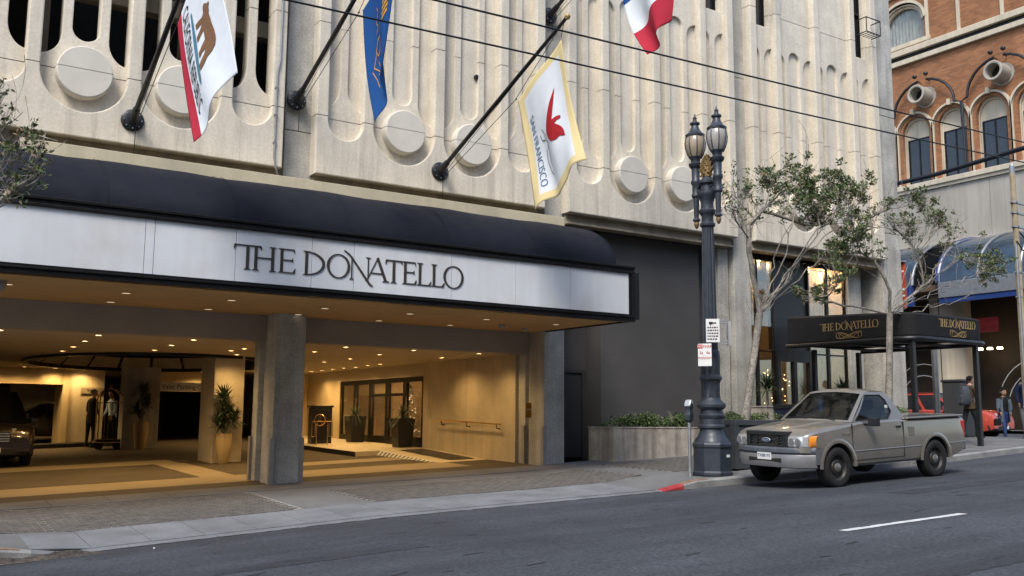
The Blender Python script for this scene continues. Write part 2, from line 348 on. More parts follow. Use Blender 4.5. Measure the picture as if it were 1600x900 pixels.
# brick pavers set in zones of the pavement
pm = MB().box(-.091, .091, -.041, .041, -.01, .013).mesh('paver'); pm.materials.append(M['paver'])
zones = [(-.6, 5.55, 14.30, 16.88), (6.75, 12.35, 14.32, 16.30), (13.2, 17.6, 14.35, 16.88)]
allp = []
for (x0, x1, y0, y1) in zones:
    sheet('mortar_bed', lin(x0, x1, 24), lin(y0, y1, 8), lambda x, y: zs(x, y)+.004, M['mortar'], None, pave)
    row = 0; y = y0+.05
    while y < y1-.04:
        x = x0+.1+(.1 if row % 2 else 0)
        while x < x1-.08:
            allp.append((x, y)); x += .2
        y += .1; row += 1
def in_view(p): return p[0] > p[1]*.075
vis = [p for p in allp if in_view(p)]
vis.sort(key=lambda p: p[0]*.546+p[1]*.838)
rest = MB()
for i, (x, y) in enumerate(allp if False else vis):
    z = zs(x, y); sx = (zs(x+.1, y)-zs(x-.1, y))/.2; sy = (zs(x, y+.1)-zs(x, y-.1))/.2
    dz = .002*math.sin(x*37+y*91)
    if i < 300:
        o = bpy.data.objects.new('paver', pm); C.objects.link(o); o.parent = pave
        o.location = (x, y, z+dz); o.rotation_euler = (math.atan(sy), -math.atan(sx), 0)
    else:
        vs = [(x+a, y+b, z+a*sx+b*sy+c+dz) for c in (-.01, .013) for a, b in ((-.093,-.043),(.093,-.043),(.093,.043),(-.093,.043))]
        rest.add(vs, [(4,5,6,7),(0,1,5,4),(1,2,6,5),(2,3,7,6),(3,0,4,7)])
rest.build('paver_field', M['paver'], pave, kind='stuff')
# kerb: separate stones with a dropped lip at the driveway, red painted ends
kerb = thing('kerb', 'granite kerb along the road edge, red painted beside the driveway', 'kerb', (0, 0, 0))
def kerb_stone(x0, x1, m):
    n = 4; rows = []
    for i in range(n+1):
        x = x0+(x1-x0)*i/n; zt = zg(x)+kk(x); zb = zg(x)-.2
        rows.append([(x, KY-.15, zb), (x, KY-.15, zt-.025), (x, KY-.125, zt), (x, KY+.004, zt+.002), (x, KY+.004, zb)])
    MB().ring(rows).build('kerb_stone', m, kerb)
edges = [-14,-10,-6,-3,-1,0.2,1.15] ; 
for a, b in zip(edges[:-1], edges[1:]): kerb_stone(a+.006, b-.006, M['kerb'])
kerb_stone(1.156, 1.62, M['kerb'])
for a, b in zip(lin(1.62, 11.42, 9)[:-1], lin(1.62, 11.42, 9)[1:]): kerb_stone(a+.004, b-.004, M['slab'])
kerb_stone(11.42, 11.98, M['kerb']); kerb_stone(11.984, 12.55, M['kerb'])
def red_coat(x0, x1, face, m):
    n = 5; rows = []
    for i in range(n+1):
        x = x0+(x1-x0)*i/n; zt = zg(x)+kk(x)
        rows.append(([(x, KY-.154, zg(x)+.004), (x, KY-.154, zt-.024)] if face else []) + [(x, KY-.127, zt+.004), (x, KY-.003, zt+.006)])
    MB().ring(rows, False, False).build('paint_coat', m, kerb)
worn = mat('worn orange kerb paint', (.25,.15,.08), .85, var=.3, scale=8, fine=.3, spec=.2, dirt=(.2,.19,.17))
red_coat(11.45, 11.97, True, M['redpaint']); red_coat(11.99, 12.6, False, worn); red_coat(.75, 1.14, False, M['redpaint']); red_coat(1.17, 1.5, False, worn)
for a, b in zip(lin(12.55, 29.0, 10)[:-1], lin(12.55, 29.0, 10)[1:]): kerb_stone(a+.006, b-.006, M['kerb'])
# gutter seam, lane mark and worn marks on the asphalt
seam = MB()
random.seed(3); px_, pz_ = 1.6, 0
pts = [(1.4+i*.12, KY-.17+random.uniform(-.025, .02)) for i in range(90)]
for (x0, y0), (x1, y1) in zip(pts[:-1], pts[1:]):
    w = random.uniform(.008, .03)
    seam.add([(x0, y0-w, zr(x0, y0-w)+.004), (x1, y1-w, zr(x1, y1-w)+.004), (x1, y1+w, zr(x1, y1)+.004), (x0, y0+w, zr(x0, y0)+.004)], [(0,1,2,3)])
tag(seam.build('gutter_seam', M['patch']), kind='structure')
dash = MB(); n = 12
for i in range(n):
    x0 = 8.97+2.28*i/n; x1 = 8.97+2.28*(i+1)/n; j = .008
    a, b = 7.0+random.uniform(-j, j), 7.115+random.uniform(-j, j)
    dash.add([(x0, a, zr(x0, a)+.005), (x1, a, zr(x1, a)+.005), (x1, b, zr(x1, b)+.005), (x0, b, zr(x0, b)+.005)], [(0,1,2,3)])
tag(dash.build('lane_marking', M['roadpaint']), kind='structure')
for k_ in range(3):        # next dashes up and down the street, and the crossing bars on the side street
    x0 = 18.1+k_*9.1
    plate('lane_marking', x0, x0+2.3, 7.0, 7.115, zr, .001, M['roadpaint'], None, .004)['kind'] = 'structure'
for yy in (14.2, 17.6):
    plate('crossing_line', 29.6, 42.6, yy, yy+.3, lambda x, y: zg(x)+.004, .001, M['roadpaint'], None, .004)['kind'] = 'structure'
crk = MB(); random.seed(11)
for q in range(90):
    x = random.uniform(1.5, 20); y = random.uniform(4.2, 12.2); L_ = random.uniform(.08, .3); a = random.uniform(-.25, .25)
    w = random.uniform(.005, .015)
    for s_ in range(3):
        x1 = x+L_/3*math.cos(a); y1 = y+L_/3*math.sin(a)
        crk.add([(x, y-w, zr(x, y-w)+.004), (x1, y1-w*.6, zr(x1, y1)+.004), (x1, y1+w*.6, zr(x1, y1)+.004), (x, y+w, zr(x, y)+.004)], [(0,1,2,3)])
        x, y, a = x1, y1, a+random.uniform(-.5, .5)
tag(crk.build('asphalt_cracks', M['patch']), kind='structure')
random.seed(23)
pm_ = mat('resurfaced asphalt strip', (.036,.039,.045), .85, var=.2, scale=1.5, fine=.4, fscale=26, bump=.7, bscale=45, spec=.3)
for (xa, xb, ya, yb) in ((6.3, 8.9, 4.75, 5.05), (13.2, 18.5, 9.1, 9.55), (1.0, 5.2, 9.6, 9.95)):
    n = 26; up_e = [ya+random.uniform(-.03,.03) for _ in range(n+1)]; dn_e = [yb+random.uniform(-.03,.03) for _ in range(n+1)]
    xsP = lin(xa, xb, n); vsP = [(x, y, zr(x, y)+.0035) for row in (up_e, dn_e) for x, y in zip(xsP, row)]
    tag(MB().add(vsP, [(i, i+1, n+2+i, n+1+i) for i in range(n)]).build('asphalt_patch', pm_), kind='structure')
# broken gutter patch at the near end of the driveway
gp = MB(); random.seed(5)
ring_ = [(.6, 12.72), (1.0, 12.45), (1.5, 12.42), (1.95, 12.55), (2.35, 12.66), (2.1, 12.72), (1.7, 12.735), (1.2, 12.735)]
gp.add([(x, y, zr(x, y)+.005) for x, y in ring_], [tuple(range(len(ring_)))])
tag(gp.build('gutter_patch', mat('crumbled tan gutter', (.16,.125,.085), .95, var=.5, scale=9, fine=.4, fscale=30, bump=1, bscale=25)), kind='structure')
# broken kerb lip and rubble in the gutter corner
random.seed(15); rb_ = MB(); nx_, ny_ = 26, 8
vs = []
for j in range(ny_+1):
    for i in range(nx_+1):
        x = .7+1.75*i/nx_; y = 12.44+.32*j/ny_; e = min(1, min(i, nx_-i)/4)*min(1, min(j, ny_-j)/2+.0)
        vs.append((x, y, zr(x, y)-.006+e*(.012+.05*abs(math.sin(x*9+y*23)*math.sin(x*4.1))+random.uniform(0,.02))))
rb_.add(vs, [(j*(nx_+1)+i, j*(nx_+1)+i+1, (j+1)*(nx_+1)+i+1, (j+1)*(nx_+1)+i) for j in range(ny_) for i in range(nx_)])
tag(rb_.build('gutter_rubble', mat('dark crumbled asphalt', (.05,.042,.034), .95, var=.6, scale=9, fine=.5, fscale=30, bump=1, bscale=25)), kind='structure')
for i in range(1):
    x, y = [(2.9,12.3),(4.6,12.35),(12.35,12.4),(9.2,12.2),(19.6,12.0),(3.9,12.6),(6.8,11.9)][i]
    b_ = MB(); r_ = .012+.006*(i % 3)
    b_.ring([[(x+r_*math.cos(t)*s*(1+.3*math.sin(t*3+i)), y+r_*math.sin(t)*s, zr(x, y)+h) for t in [j*math.pi/3 for j in range(6)]] for s, h in ((.7,.002),(1,.010),(.6,.02))])
    tag(b_.build('litter_scrap', M['white']), ['pale litter scrap in the gutter by the left slabs','small pale scrap by the driveway lip','crumpled scrap at the red kerb end','tiny scrap on the road before the doors','pale scrap behind the pickup','tiny scrap by the third slab','small scrap on open asphalt'][i], 'litter', 'litter scraps on the road')
# ================================================================ HOTEL BUILDING
hotel = thing('hotel_building', 'cream precast concrete hotel with fluted panels, discs and grey piers', 'building', (9.54, 17.8, zs(9.54, 17.8)))
HP = Vector(hotel.location)
def hpart(o, parent=None):
    """parent to the hotel keeping world coordinates"""
    o.parent = parent or hotel
    if parent is None: o.location = -HP
    return o
def arc(cx, cz, r, a0, a1, n=12, rz=None):
    return [(cx+r*math.cos(R(a0+(a1-a0)*i/n)), cz+(rz or r)*math.sin(R(a0+(a1-a0)*i/n))) for i in range(n+1)]
ZT = 14.2
D0 = 17.5
BAYS = [3.34, 9.54, 15.74, 21.94]
JOINTS = [5.95, 7.89, 11.34]
def u_hole(c, hw, cz, top):      # U with semicircular bottom
    return [(c+hw, top)] + [(c-hw, top)] + arc(c, cz, hw, 180, 360, 20)
def side_slot(xi, xo, zi, zo, top_i, top_o, n=8):
    """slot between a rib (xo) and a thin mullion (xi); rounded towards the mullion at bottom and top"""
    b = [(xo+(xi-xo)*math.sin(R(90*i/n)), zi-(zi-zo)*math.cos(R(90*i/n))) for i in range(n+1)]
    t = [(xo+(xi-xo)*math.cos(R(90*i/n)), top_i+(top_o-top_i)*math.sin(R(90*i/n))) for i in range(n+1)]
    return b + t
def bisect_split(me, cuts, gap=.007):
    out = []
    zb = [-1e3]+cuts+[1e3]
    for a, b in zip(zb[:-1], zb[1:]):
        bm = bmesh.new(); bm.from_mesh(me)
        for co, no in (((0,0,a+gap), (0,0,-1)), ((0,0,b-gap), (0,0,1))):
            bmesh.ops.bisect_plane(bm, geom=bm.verts[:]+bm.edges[:]+bm.faces[:], plane_co=co, plane_no=no, clear_outer=True)
        if bm.faces:
            m2 = bpy.data.meshes.new('panel'); bm.to_mesh(m2); m2.shade_smooth(); m2.set_sharp_from_angle(angle=R(28)); out.append(m2)
        bm.free()
    return out
for bi, c in enumerate(BAYS):
    open_bay = bi == 0
    outer = [(c-2.77, 4.75), (c+2.77, 4.75), (c+2.77, ZT), (c-2.77, ZT)]
    holes = [u_hole(c+s*.825, .705, 5.91, ZT-.1) for s in (-1, 1)] + [u_hole(c+s*2.14, .38, 5.89, ZT-.1) for s in (-1, 1)]
    F = filled([outer]+holes, D0, D0+.31, .024, 1)
    top = ZT-.2 if open_bay else 10.43
    inner = [(c-2.74, 4.9), (c+2.74, 4.9), (c+2.74, ZT-.05), (c-2.74, ZT-.05)]
    sl = []
    for s in (-1, 1):
        dc = c+s*.825
        ct = ([(dc+.225, top), (dc-.225, top)] if open_bay else arc(dc, top-.225, .225, 0, 180, 12))
        sl.append(ct + arc(dc, 6.53+.225, .225, 180, 360, 12))
        for q in (-1, 1):
            ti, to = (top, top) if open_bay else (10.02, 10.34)
            sl.append(side_slot(dc+q*.385, dc+q*.72, 6.62, 6.19, ti, to))
        hc = c+s*2.14
        for q in (-1, 1):
            ti, to = (top, top) if open_bay else (10.02, 10.34)
            sl.append(side_slot(hc+q*.085, hc+q*.40, 6.66, 6.20, ti, to))
        if not open_bay:
            sl.append([(hc-.30, 10.95), (hc+.30, 10.95), (hc+.30, ZT-.3), (hc-.30, ZT-.3)])
    Mm = filled([inner]+sl, D0+.165, D0+(.50 if open_bay else .44), .015, 1)
    for me in bisect_split(join_meshes([F, Mm]), JOINTS):
        pn = link('facade_panel', me, M['precast']); hpart(pn)
        zc = [v.co.z for v in me.vertices]; lo, hi = min(zc), max(zc)
        if lo < 5.2:                                    # the discs belong to the lowest panel
            for s in (-1, 1):
                dc = c+s*.825
                dm = MB().lathe([(.46,0),(.46,.195),(.454,.217),(.438,.227),(0.001,.227)], (0,0,0), 48, 'y').mesh('disc', True, 30)
                for v in dm.vertices: v.co = (dc+v.co.x, D0+.17-v.co.y, 5.91+v.co.z)
                ds = bisect_split(dm, [JOINTS[0]-.0], .005)
                d_ = link('disc', join_meshes(ds), M['disc'], pn)
                d_.data.shade_smooth(); d_.data.set_sharp_from_angle(angle=R(28))
    if not open_bay:
        hpart(MB().box(c-2.7, c+2.7, D0+.245, D0+.28, 4.9, 10.9).build('slot_backing', M['precast']))
        for s in (-1, 1):
            hc = c+s*2.14
            w_ = MB().box(hc-.33, hc+.33, D0+.40, D0+.42, 10.9, ZT-.25).build('window', M['glassdim']); hpart(w_)
            fr = MB()
            for a in (-.29, .26): fr.box(hc+a, hc+a+.03, D0+.32, D0+.398, 10.95, ZT-.3)
            for z in (10.95, 12.4): fr.box(hc-.259, hc+.259, D0+.32, D0+.397, z, z+.05)
            link('window_frame', fr.mesh(), M['bronze'], w_)
    else:
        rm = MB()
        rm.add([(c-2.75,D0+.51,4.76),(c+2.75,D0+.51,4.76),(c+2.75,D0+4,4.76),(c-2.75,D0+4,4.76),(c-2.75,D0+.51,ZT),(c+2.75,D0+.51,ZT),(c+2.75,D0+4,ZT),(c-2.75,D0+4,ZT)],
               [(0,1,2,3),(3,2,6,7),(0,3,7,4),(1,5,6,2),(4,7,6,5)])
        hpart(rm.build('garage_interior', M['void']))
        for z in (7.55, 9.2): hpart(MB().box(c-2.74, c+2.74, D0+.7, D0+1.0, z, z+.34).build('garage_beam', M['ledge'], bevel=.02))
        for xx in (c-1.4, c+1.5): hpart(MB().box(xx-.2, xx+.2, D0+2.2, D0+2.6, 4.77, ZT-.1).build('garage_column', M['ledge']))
    # recessed ledge under each panel
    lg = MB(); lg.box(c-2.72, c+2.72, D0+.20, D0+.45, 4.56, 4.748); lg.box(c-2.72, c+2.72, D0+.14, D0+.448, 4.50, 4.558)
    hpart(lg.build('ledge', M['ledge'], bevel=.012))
# balconette rail on the right-most window of the last bay
hc = BAYS[3]+2.14; bal = MB()
for z in (11.55, 12.0): bal.tube([(hc-.3,D0-.02,z),(hc-.3,D0-.35,z),(hc+.36,D0-.35,z),(hc+.36,D0-.02,z)], .018, 6)
for i in range(6): bal.tube([(hc-.3+.132*i,D0-.02,11.55),(hc-.3+.132*i,D0-.35,11.55)], .014, 5)
for a in (-.3, .36): bal.tube([(hc+a,D0-.35,11.55),(hc+a,D0-.35,12.0)], .016, 6)
hpart(bal.build('balcony_rail', M['black']))
hc = BAYS[3]-2.14; bal2 = MB()
for z in (12.0, 12.45): bal2.tube([(hc-.3,D0-.02,z),(hc-.3,D0-.35,z),(hc+.36,D0-.35,z),(hc+.36,D0-.02,z)], .018, 6)
for i in range(6): bal2.tube([(hc-.3+.132*i,D0-.02,12.0),(hc-.3+.132*i,D0-.35,12.0)], .014, 5)
hpart(bal2.build('balcony_rail', M['black']))
# piers running the full height; the lower part is the column with its flute
def pier(x0, x1, y0, y1, z0):
    xm = .13
    poly = [(x0,y0),(x1,y0),(x1,y1),(x0,y1),(x0,y1-.28),(x0+xm,y1-.33),(x0+xm,y0+.68),(x0,y0+.62)] if x1-x0 < .62 else [(x0,y0),(x1,y0),(x1,y1),(x0,y1)]
    cuts = [z0, 5.62, 9.3, ZT]
    for a, b in zip(cuts[:-1], cuts[1:]):
        hpart(MB().prism(poly, a+(.006 if a > z0 else 0), b-.006, 'xy').build('pier', M['aggregate'], bevel=.015))
    hpart(MB().box(x0+.12, x1-.12, y0+.12, y1-.12, z0+.1, ZT).build('pier_core', M['void']))
pier(6.24, 6.83, 17.8, 19.05, zf(6.5, 17.8)-.3)
pier(12.50, 13.06, 17.8, 18.85, zf(12.8, 17.8)-.3)
pier(18.62, 19.24, 17.8, 18.9, zf(18.9, 17.8)-.3)
pier(24.72, 25.66, 17.66, 18.9, zf(25, 17.8)-.3)
hpart(MB().box(18.2, 18.56, 17.95, 18.6, zf(18.4, 17.8)-.3, 4.5).build('pilaster', M['aggregate'], bevel=.015))
hpart(MB().box(23.75, 24.35, 18.15, 18.8, zf(24, 17.8)-.3, 4.5).build('pilaster', M['aggregate'], bevel=.03))
# flank of the hotel on the side street, body behind the facade
hpart(MB().box(25.3, 25.62, 18.92, 60, -.6, ZT).build('flank_wall', M['aggregate']))
# light grey corner guards on the columns
for (x, y) in ((6.22, 17.78), (6.80, 17.78), (6.22, 18.98), (6.805, 18.0), (12.48, 17.78), (12.48, 18.55)):
    g_ = MB(); z0 = zf(x, y)
    g_.box(x-.035, x+.05, y-.02, y-.0, z0, z0+.86); g_.box(x-.035, x-.015, y-.0, y+.08, z0, z0+.86)
    hpart(g_.build('corner_guard', M['guard']))
# ---- charcoal wall, recessed service door
hpart(MB().box(14.36, 17.62, 18.08, 19.6, zf(16, 18)-.4, 4.52).build('charcoal_wall', M['darkwall'], bevel=.01))
hpart(MB().box(13.06, 14.36, 18.72, 18.9, 1.17, 4.6).build('charcoal_wall', M['darkwall']))
hpart(MB().box(17.62, 18.6, 18.4, 18.6, -1.3, 4.6).build('charcoal_wall', M['darkwall']))
dr = MB().box(13.2, 14.22, 18.70, 18.76, zf(13.7, 18.7)+.02, 1.10).build('service_door', M['darkdoor'], bevel=.008); hpart(dr)
fr = MB(); z0 = zf(13.7, 18.7)
fr.box(13.07, 13.19, 18.66, 18.8, z0-.2, 1.16); fr.box(14.23, 14.35, 18.66, 18.8, z0-.2, 1.16); fr.box(13.192, 14.228, 18.662, 18.8, 1.105, 1.165)
link('door_frame', fr.mesh(), M['darkdoor'], dr)
hd = MB(); hd.box(13.28, 13.31, 18.62, 18.70, z0+.98, z0+1.06); hd.tube([(13.295,18.63,z0+1.03),(13.42,18.63,z0+1.03)], .012, 6)
link('handle', hd.mesh(), M['steel'], dr)
hpart(MB().box(-8, 25.29, 22.2, 48, 4.62, 14.1).build('sky_block_floors', M['void']))  # hotel body as unseen dark boxes, put in to block the sky
hpart(MB().box(6.3, 25.29, 18.95, 22.19, 4.62, 14.1).build('sky_block_floors', M['void']))
# conduit on the first bay
cdm = MB().tube([(5.98,D0-.03,8.2),(5.98,D0-.03,6.9),(5.93,D0-.03,6.6),(5.93,D0-.03,4.95),(5.97,D0-.03,4.72),(6.12,D0+.1,4.45)], .018, 6)
for z in (5.2, 5.75, 6.3): cdm.box(5.90, 5.96, D0-.05, D0-.0, z, z+.03)
hpart(cdm.build('conduit', M['steel']))
v_ = MB().lathe([(.05,0),(.05,.06),(.03,.065)], (10.55, D0+.17, 7.55), 12, 'y').build('vent_cap', M['black']); hpart(v_)
# ================================================================ PORTE COCHERE (inside the hotel)
ZC = 1.49; WX = 12.42
fl = sheet('driveway_floor', lin(-8, WX, 20), [17.86, 19, 22, 26, 32, 48], zf, M['floorbrick'])
def strip(x0, x1, y0, y1):
    o = sheet('concrete_band', lin(x0, x1, 12), lin(y0, y1, 3), lambda x, y: zf(x, y)+.005, M['band'])
    return o
strip(-4, 11.2, 18.75, 20.2); strip(-4, 6.2, 24.3, 25.6); strip(5.6, 6.3, 20.21, 24.29); strip(7.9, 11.0, 21.4, 22.3)
# ceiling with an oval recess
n = 40; ocx, ocy, orx, ory = 6.3, 28.2, 3.2, 4.7
oval = [(ocx+orx*math.cos(2*math.pi*i/n), ocy+ory*math.sin(2*math.pi*i/n)) for i in range(n)]
cm = filled([[(-8,18.75),(WX+.3,18.75),(WX+.3,48),(-8,48)], oval], 0, .2)
for v in cm.vertices: v.co = (v.co.x, v.co.z, ZC+.1+(v.co.y-.1))
hpart(link('ceiling', cm, M['ceil']))
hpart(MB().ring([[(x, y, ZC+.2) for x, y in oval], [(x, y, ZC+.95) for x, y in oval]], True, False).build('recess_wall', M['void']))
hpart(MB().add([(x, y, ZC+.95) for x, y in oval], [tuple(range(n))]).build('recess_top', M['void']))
rim_ = MB().ring([[(ocx+(x-ocx)*s, ocy+(y-ocy)*s, z) for x, y in oval] for s, z in ((1.02, ZC-.005),(1.02, ZC-.07),(.975, ZC-.07),(.975, ZC+.18))], True, False)
hpart(rim_.build('recess_rim', M['bronze']))
for i in range(2, 20, 2):           # textured stone panels hung inside the far rim of the recess
    a0, a1 = 2*math.pi*i/n+.012, 2*math.pi*(i+2)/n-.012
    r0, r1 = .965, .86
    hpart(MB().add([(ocx+orx*r*math.cos(a), ocy+ory*r*math.sin(a), z) for r, z in ((r0, ZC+.03), (r1, ZC+.34)) for a in (a0, a1)], [(0,1,3,2)]).build('stone_panel', M['limegrey']))
# beam over the columns, walls
hpart(MB().box(-8, 12.49, 18.40, 18.74, ZC-.01, 2.3).build('beam', M['beam']))
rw = MB().box(WX, WX+.3, 18.86, 23.45, -1.6, ZC-.002).build('side_wall', M['travertine']); hpart(rw)
for y in (19.9, 21.1, 22.3): link('wall_joint', MB().box(WX-.002, WX+.01, y, y+.006, -.98, ZC-.01).mesh(), M['ledge'], rw)
hpart(MB().box(WX, WX+.3, 23.46, 48, 1.14, ZC-.002).build('door_header', M['ceil']))
hpart(MB().box(WX+.001, WX+.3, 29.2, 48, -1.6, 1.139).build('side_wall', M['intwall']))
hpart(MB().box(10.6, WX-.01, 32.0, 32.3, -1.4, ZC-.003).build('back_wall', M['intwall']))
hpart(MB().box(-8, 13, 47.5, 47.8, -1.4, ZC+.3).build('back_wall', M['intwall']))
hpart(MB().box(-8.2, -8, 18, 48, -2.4, ZC+.3).build('back_wall', M['intwall']))
# pillar with the plant, grey wall, yellow valet wall
hpart(MB().box(6.80, 7.55, 23.75, 24.9, -1.4, ZC-.003).build('pillar', M['travertine'], bevel=.015))
hpart(MB().box(6.15, 7.2, 30.9, 31.5, -1.3, ZC-.004).build('pillar', M['aggregate'], bevel=.015))
vw = MB().box(5.05, 6.14, 34.0, 34.3, -1.3, ZC-.005).build('valet_wall', M['travertine']); hpart(vw)
hpart(MB().box(4.88, 5.05, 33.9, 35.6, -1.3, ZC-.006).build('valet_wall', M['intwall']))
hpart(MB().box(-6, 4.879, 33.95, 34.25, .98, ZC-.007).build('lintel', M['intwall']))
hpart(MB().box(6.6, 8.6, 36.0, 36.2, -1.2, ZC-.3).build('valet_door', M['void']))
hpart(MB().box(7.2, 10.59, 33.4, 33.7, .82, ZC-.004).build('lintel', M['intwall']))
hpart(MB().box(7.2, 10.59, 37.0, 37.2, -1.3, ZC).build('dark_opening', M['void']))
plat0 = plate('low_kerb', 4.0, 6.6, 33.1, 33.9, zf, .12, M['void'], None, .004); hpart(plat0)
# back room left: dark door with a pale glass
bd = MB().box(3.0, 3.9, 40, 40.1, -.98, 1.0).build('back_door', M['black']); hpart(bd)
link('door_glass', MB().box(3.25, 3.65, 39.97, 39.99, .05, .75).mesh(), mat('pale door glass', (.5,.45,.38), .3, var=.1), bd)
hpart(MB().box(-2, 2.95, 40.05, 40.3, -1.3, 1.4).build('back_wall', M['beam'])); hpart(MB().box(3.95, 7, 40.05, 40.3, -1.3, 1.4).build('back_wall', M['beam']))
# raised walk in front of the doors
wk = plate('raised_walk', 10.35, WX-.004, 23.2, 31.9, zf, .12, M['travertine'], None, .002); hpart(wk)
link('walk_edge', MB().add([(10.34, 23.2, zf(10.35,23.2)+.0), (10.34, 31.9, zf(10.35,31.9)), (10.34, 31.9, zf(10.35,31.9)+.118), (10.34, 23.2, zf(10.35,23.2)+.118)], [(0,1,2,3)]).mesh(), M['black'], wk)
rp = MB(); 
for i in range(14):
    y0 = 20.2+i*.214; y1 = y0+.11
    h0, h1 = .12*(y0-20.0)/3.2, .12*(y1-20.0)/3.2
    rp.add([(10.9,y0,zf(10.9,y0)+.012),(10.9,y1,zf(10.9,y1)+.012),(11.02,y1,zf(11,y1)+h1+.02),(11.02,y0,zf(11,y0)+h0+.02)], [(0,1,2,3)])
hpart(rp.build('hazard_stripes', M['roadpaint']))
rmp = MB().add([(11.02,20.0,zf(11,20)+.006),(WX-.01,20.0,zf(WX,20)+.006),(WX-.01,23.19,zf(WX,23.2)+.12),(11.02,23.19,zf(11,23.2)+.12),(11.02,23.19,zf(11,23.2)-.05),(11.02,20,zf(11,20)-.05)], [(0,1,2,3),(0,3,4,5)])
hpart(rmp.build('ramp', M['travertine']))
hpart(MB().add([(11.5,20.3,zf(11.5,20.3)+.03),(12.2,20.3,zf(12.2,20.3)+.03),(12.2,23.0,zf(12.2,23.0)+.128),(11.5,23.0,zf(11.5,23.0)+.128)], [(0,1,2,3)]).build('floor_mat', M['black']))
# glazed lobby doors in the side wall
zd = zf(WX, 26)+.12
lob = MB(); lob.add([(WX+.3,23.3,zd),(WX+6,23.3,zd),(WX+6,29.3,zd),(WX+.3,29.3,zd),(WX+.3,23.3,1.3),(WX+6,23.3,1.3),(WX+6,29.3,1.3),(WX+.3,29.3,1.3)], [(0,1,2,3),(4,7,6,5),(1,5,6,2),(0,4,5,1),(3,2,6,7)])
hpart(lob.build('lobby', mat('lobby wall', (.42,.30,.17), .6, var=.4, scale=1.2)))
for k in range(5):
    y0 = 23.47+k*1.146; y1 = y0+1.14
    d_ = MB()
    for a, b in ((y0, y0+.11), (y1-.11, y1)): d_.box(WX+.02, WX+.1, a, b, zd, 1.135)
    d_.box(WX+.021, WX+.099, y0+.11, y1-.11, zd, zd+.22); d_.box(WX+.021, WX+.099, y0+.11, y1-.11, 1.0, 1.135)
    if k in (1, 2): d_.box(WX+.021, WX+.099, y0+.11, y1-.11, .62, .70)
    dd = d_.build('lobby_door', M['bronze']); hpart(dd)
    link('pane', MB().box(WX+.055, WX+.065, y0+.11, y1-.11, zd+.22, 1.0).mesh(), M['glasspane'], dd)
    link('pull_bar', MB().tube([(WX-.03, y1-.2, zd+.75), (WX-.03, y1-.2, zd+1.35)], .018, 6).mesh(), M['brass'], dd)
# warm lobby furniture seen through the doors: lit garland tree
random.seed(4)
gt = thing('decorated_tree', 'slim dark fir hung with tiny lights behind the lobby doors', 'tree', (WX+1.0, 26.3, zd))
gm = MB()
for i in range(500):
    h = random.random(); r_ = .34*(1-h)+.03; a = random.random()*6.28; p = Vector((r_*math.cos(a), r_*math.sin(a), .2+1.55*h)); d = Vector((math.cos(a), math.sin(a), -.3))*.12
    s_ = Vector((-math.sin(a), math.cos(a), 0))*.03
    gm.add([p-s_, p+s_, p+d], [(0,1,2)])
gm.build('crown', M['leafB'], gt)
bl = MB()
for i in range(40):
    h = random.random(); r_ = .36*(1-h)+.05; a = random.random()*6.28
    bl.lathe([(.002,-.012),(.012,0),(.002,.012)], (r_*math.cos(a), r_*math.sin(a), .2+1.5*h), 6)
bl.build('fairy_lights', mat('fairy lights', (1,.8,.5), .5, var=0, emit=(1,.7,.35), estr=3), gt, kind='stuff')
MB().tube([(0,0,0),(0,0,.5)], .035, 8).build('trunk', M['bark'], gt)
# handrail
hr = thing('handrail', 'slim brass handrail on the travertine wall', 'handrail', (WX, 20.9, -.1))
def rz_(y): return -.10+.025*(y-20.9)
MB().tube([(-.12, y-20.9, rz_(y)+.1) for y in (19.3, 20.9, 22.4)], .022, 8).build('rail', M['brass'], hr)
for y in (19.5, 20.9, 22.2):
    MB().tube([(-.12, y-20.9, rz_(y)+.09), (-.11, y-20.9, rz_(y)+.0), (0, y-20.9, rz_(y)-.02)], .014, 6).build('bracket', M['bronze'], hr)
# small plates on wall and columns
for (x0,x1,y0,y1,z0,z1) in ((12.478,12.498,18.3,18.5,.22,.36),(12.478,12.498,18.3,18.5,.03,.19)): hpart(MB().box(x0,x1,y0,y1,z0,z1).build('wall_plate', M['brass']))
for (y0,z0,s_) in ((23.1,.25,.55),(23.0,.0,.2)): hpart(MB().box(WX-.012, WX-.001, y0, y0+s_*.45, z0, z0+s_).build('wall_plate', M['travertine']))
# ceiling downlights (lit) and canopy downlights
S_ = ZC/1.434
lit = [(3.18,18.45),(3.22,20.09),(3.29,21.89),(3.32,23.53),(3.47,30.45),(3.5,32.05),(4.93,21.87),(4.86,20.13),(4.85,18.43),(6.33,20.94),(6.37,20.15),(1.6,18.38),
       (7.92,20.09),(7.9,18.33),(9.61,23.68),(9.58,21.94),(9.47,20.05),(9.44,18.29),(11.13,20.11),(11.06,18.28),(11.23,23.71),(11.23,24.52),(11.33,25.54),(11.26,26.25),(11.3,27.16),(11.34,28.13),(11.36,29.03),(1.6,20.1),(1.6,22),(5.18,32.38),(1.7,30.4),(1.7,32),(8.6,31.6),(9.6,27.2),(9.6,29.0),(4.4,32.3),(2.6,32.2),(9.4,30.4),(3.6,36.0),(6.85,22.2),(1.8,36.2),(5.1,36.1)]  # later entries include fixtures added to brighten the rear and valet sign
WARM = (1, .635, .25)
lm = MB().lathe([(.055,-.006),(.055,.004)], (0,0,0), 16).mesh('lens'); lm.materials.append(M['lamp_on'])
tm = MB().lathe([(.056,.0),(.056,-.012),(.085,-.010),(.088,.0)], (0,0,0), 20, caps=False).mesh('trim'); tm.materials.append(M['ceil'])
lmo = MB().lathe([(.075,-.008),(.075,.002)], (0,0,0), 16).mesh('lens'); lmo.materials.append(M['lamp_faint'])
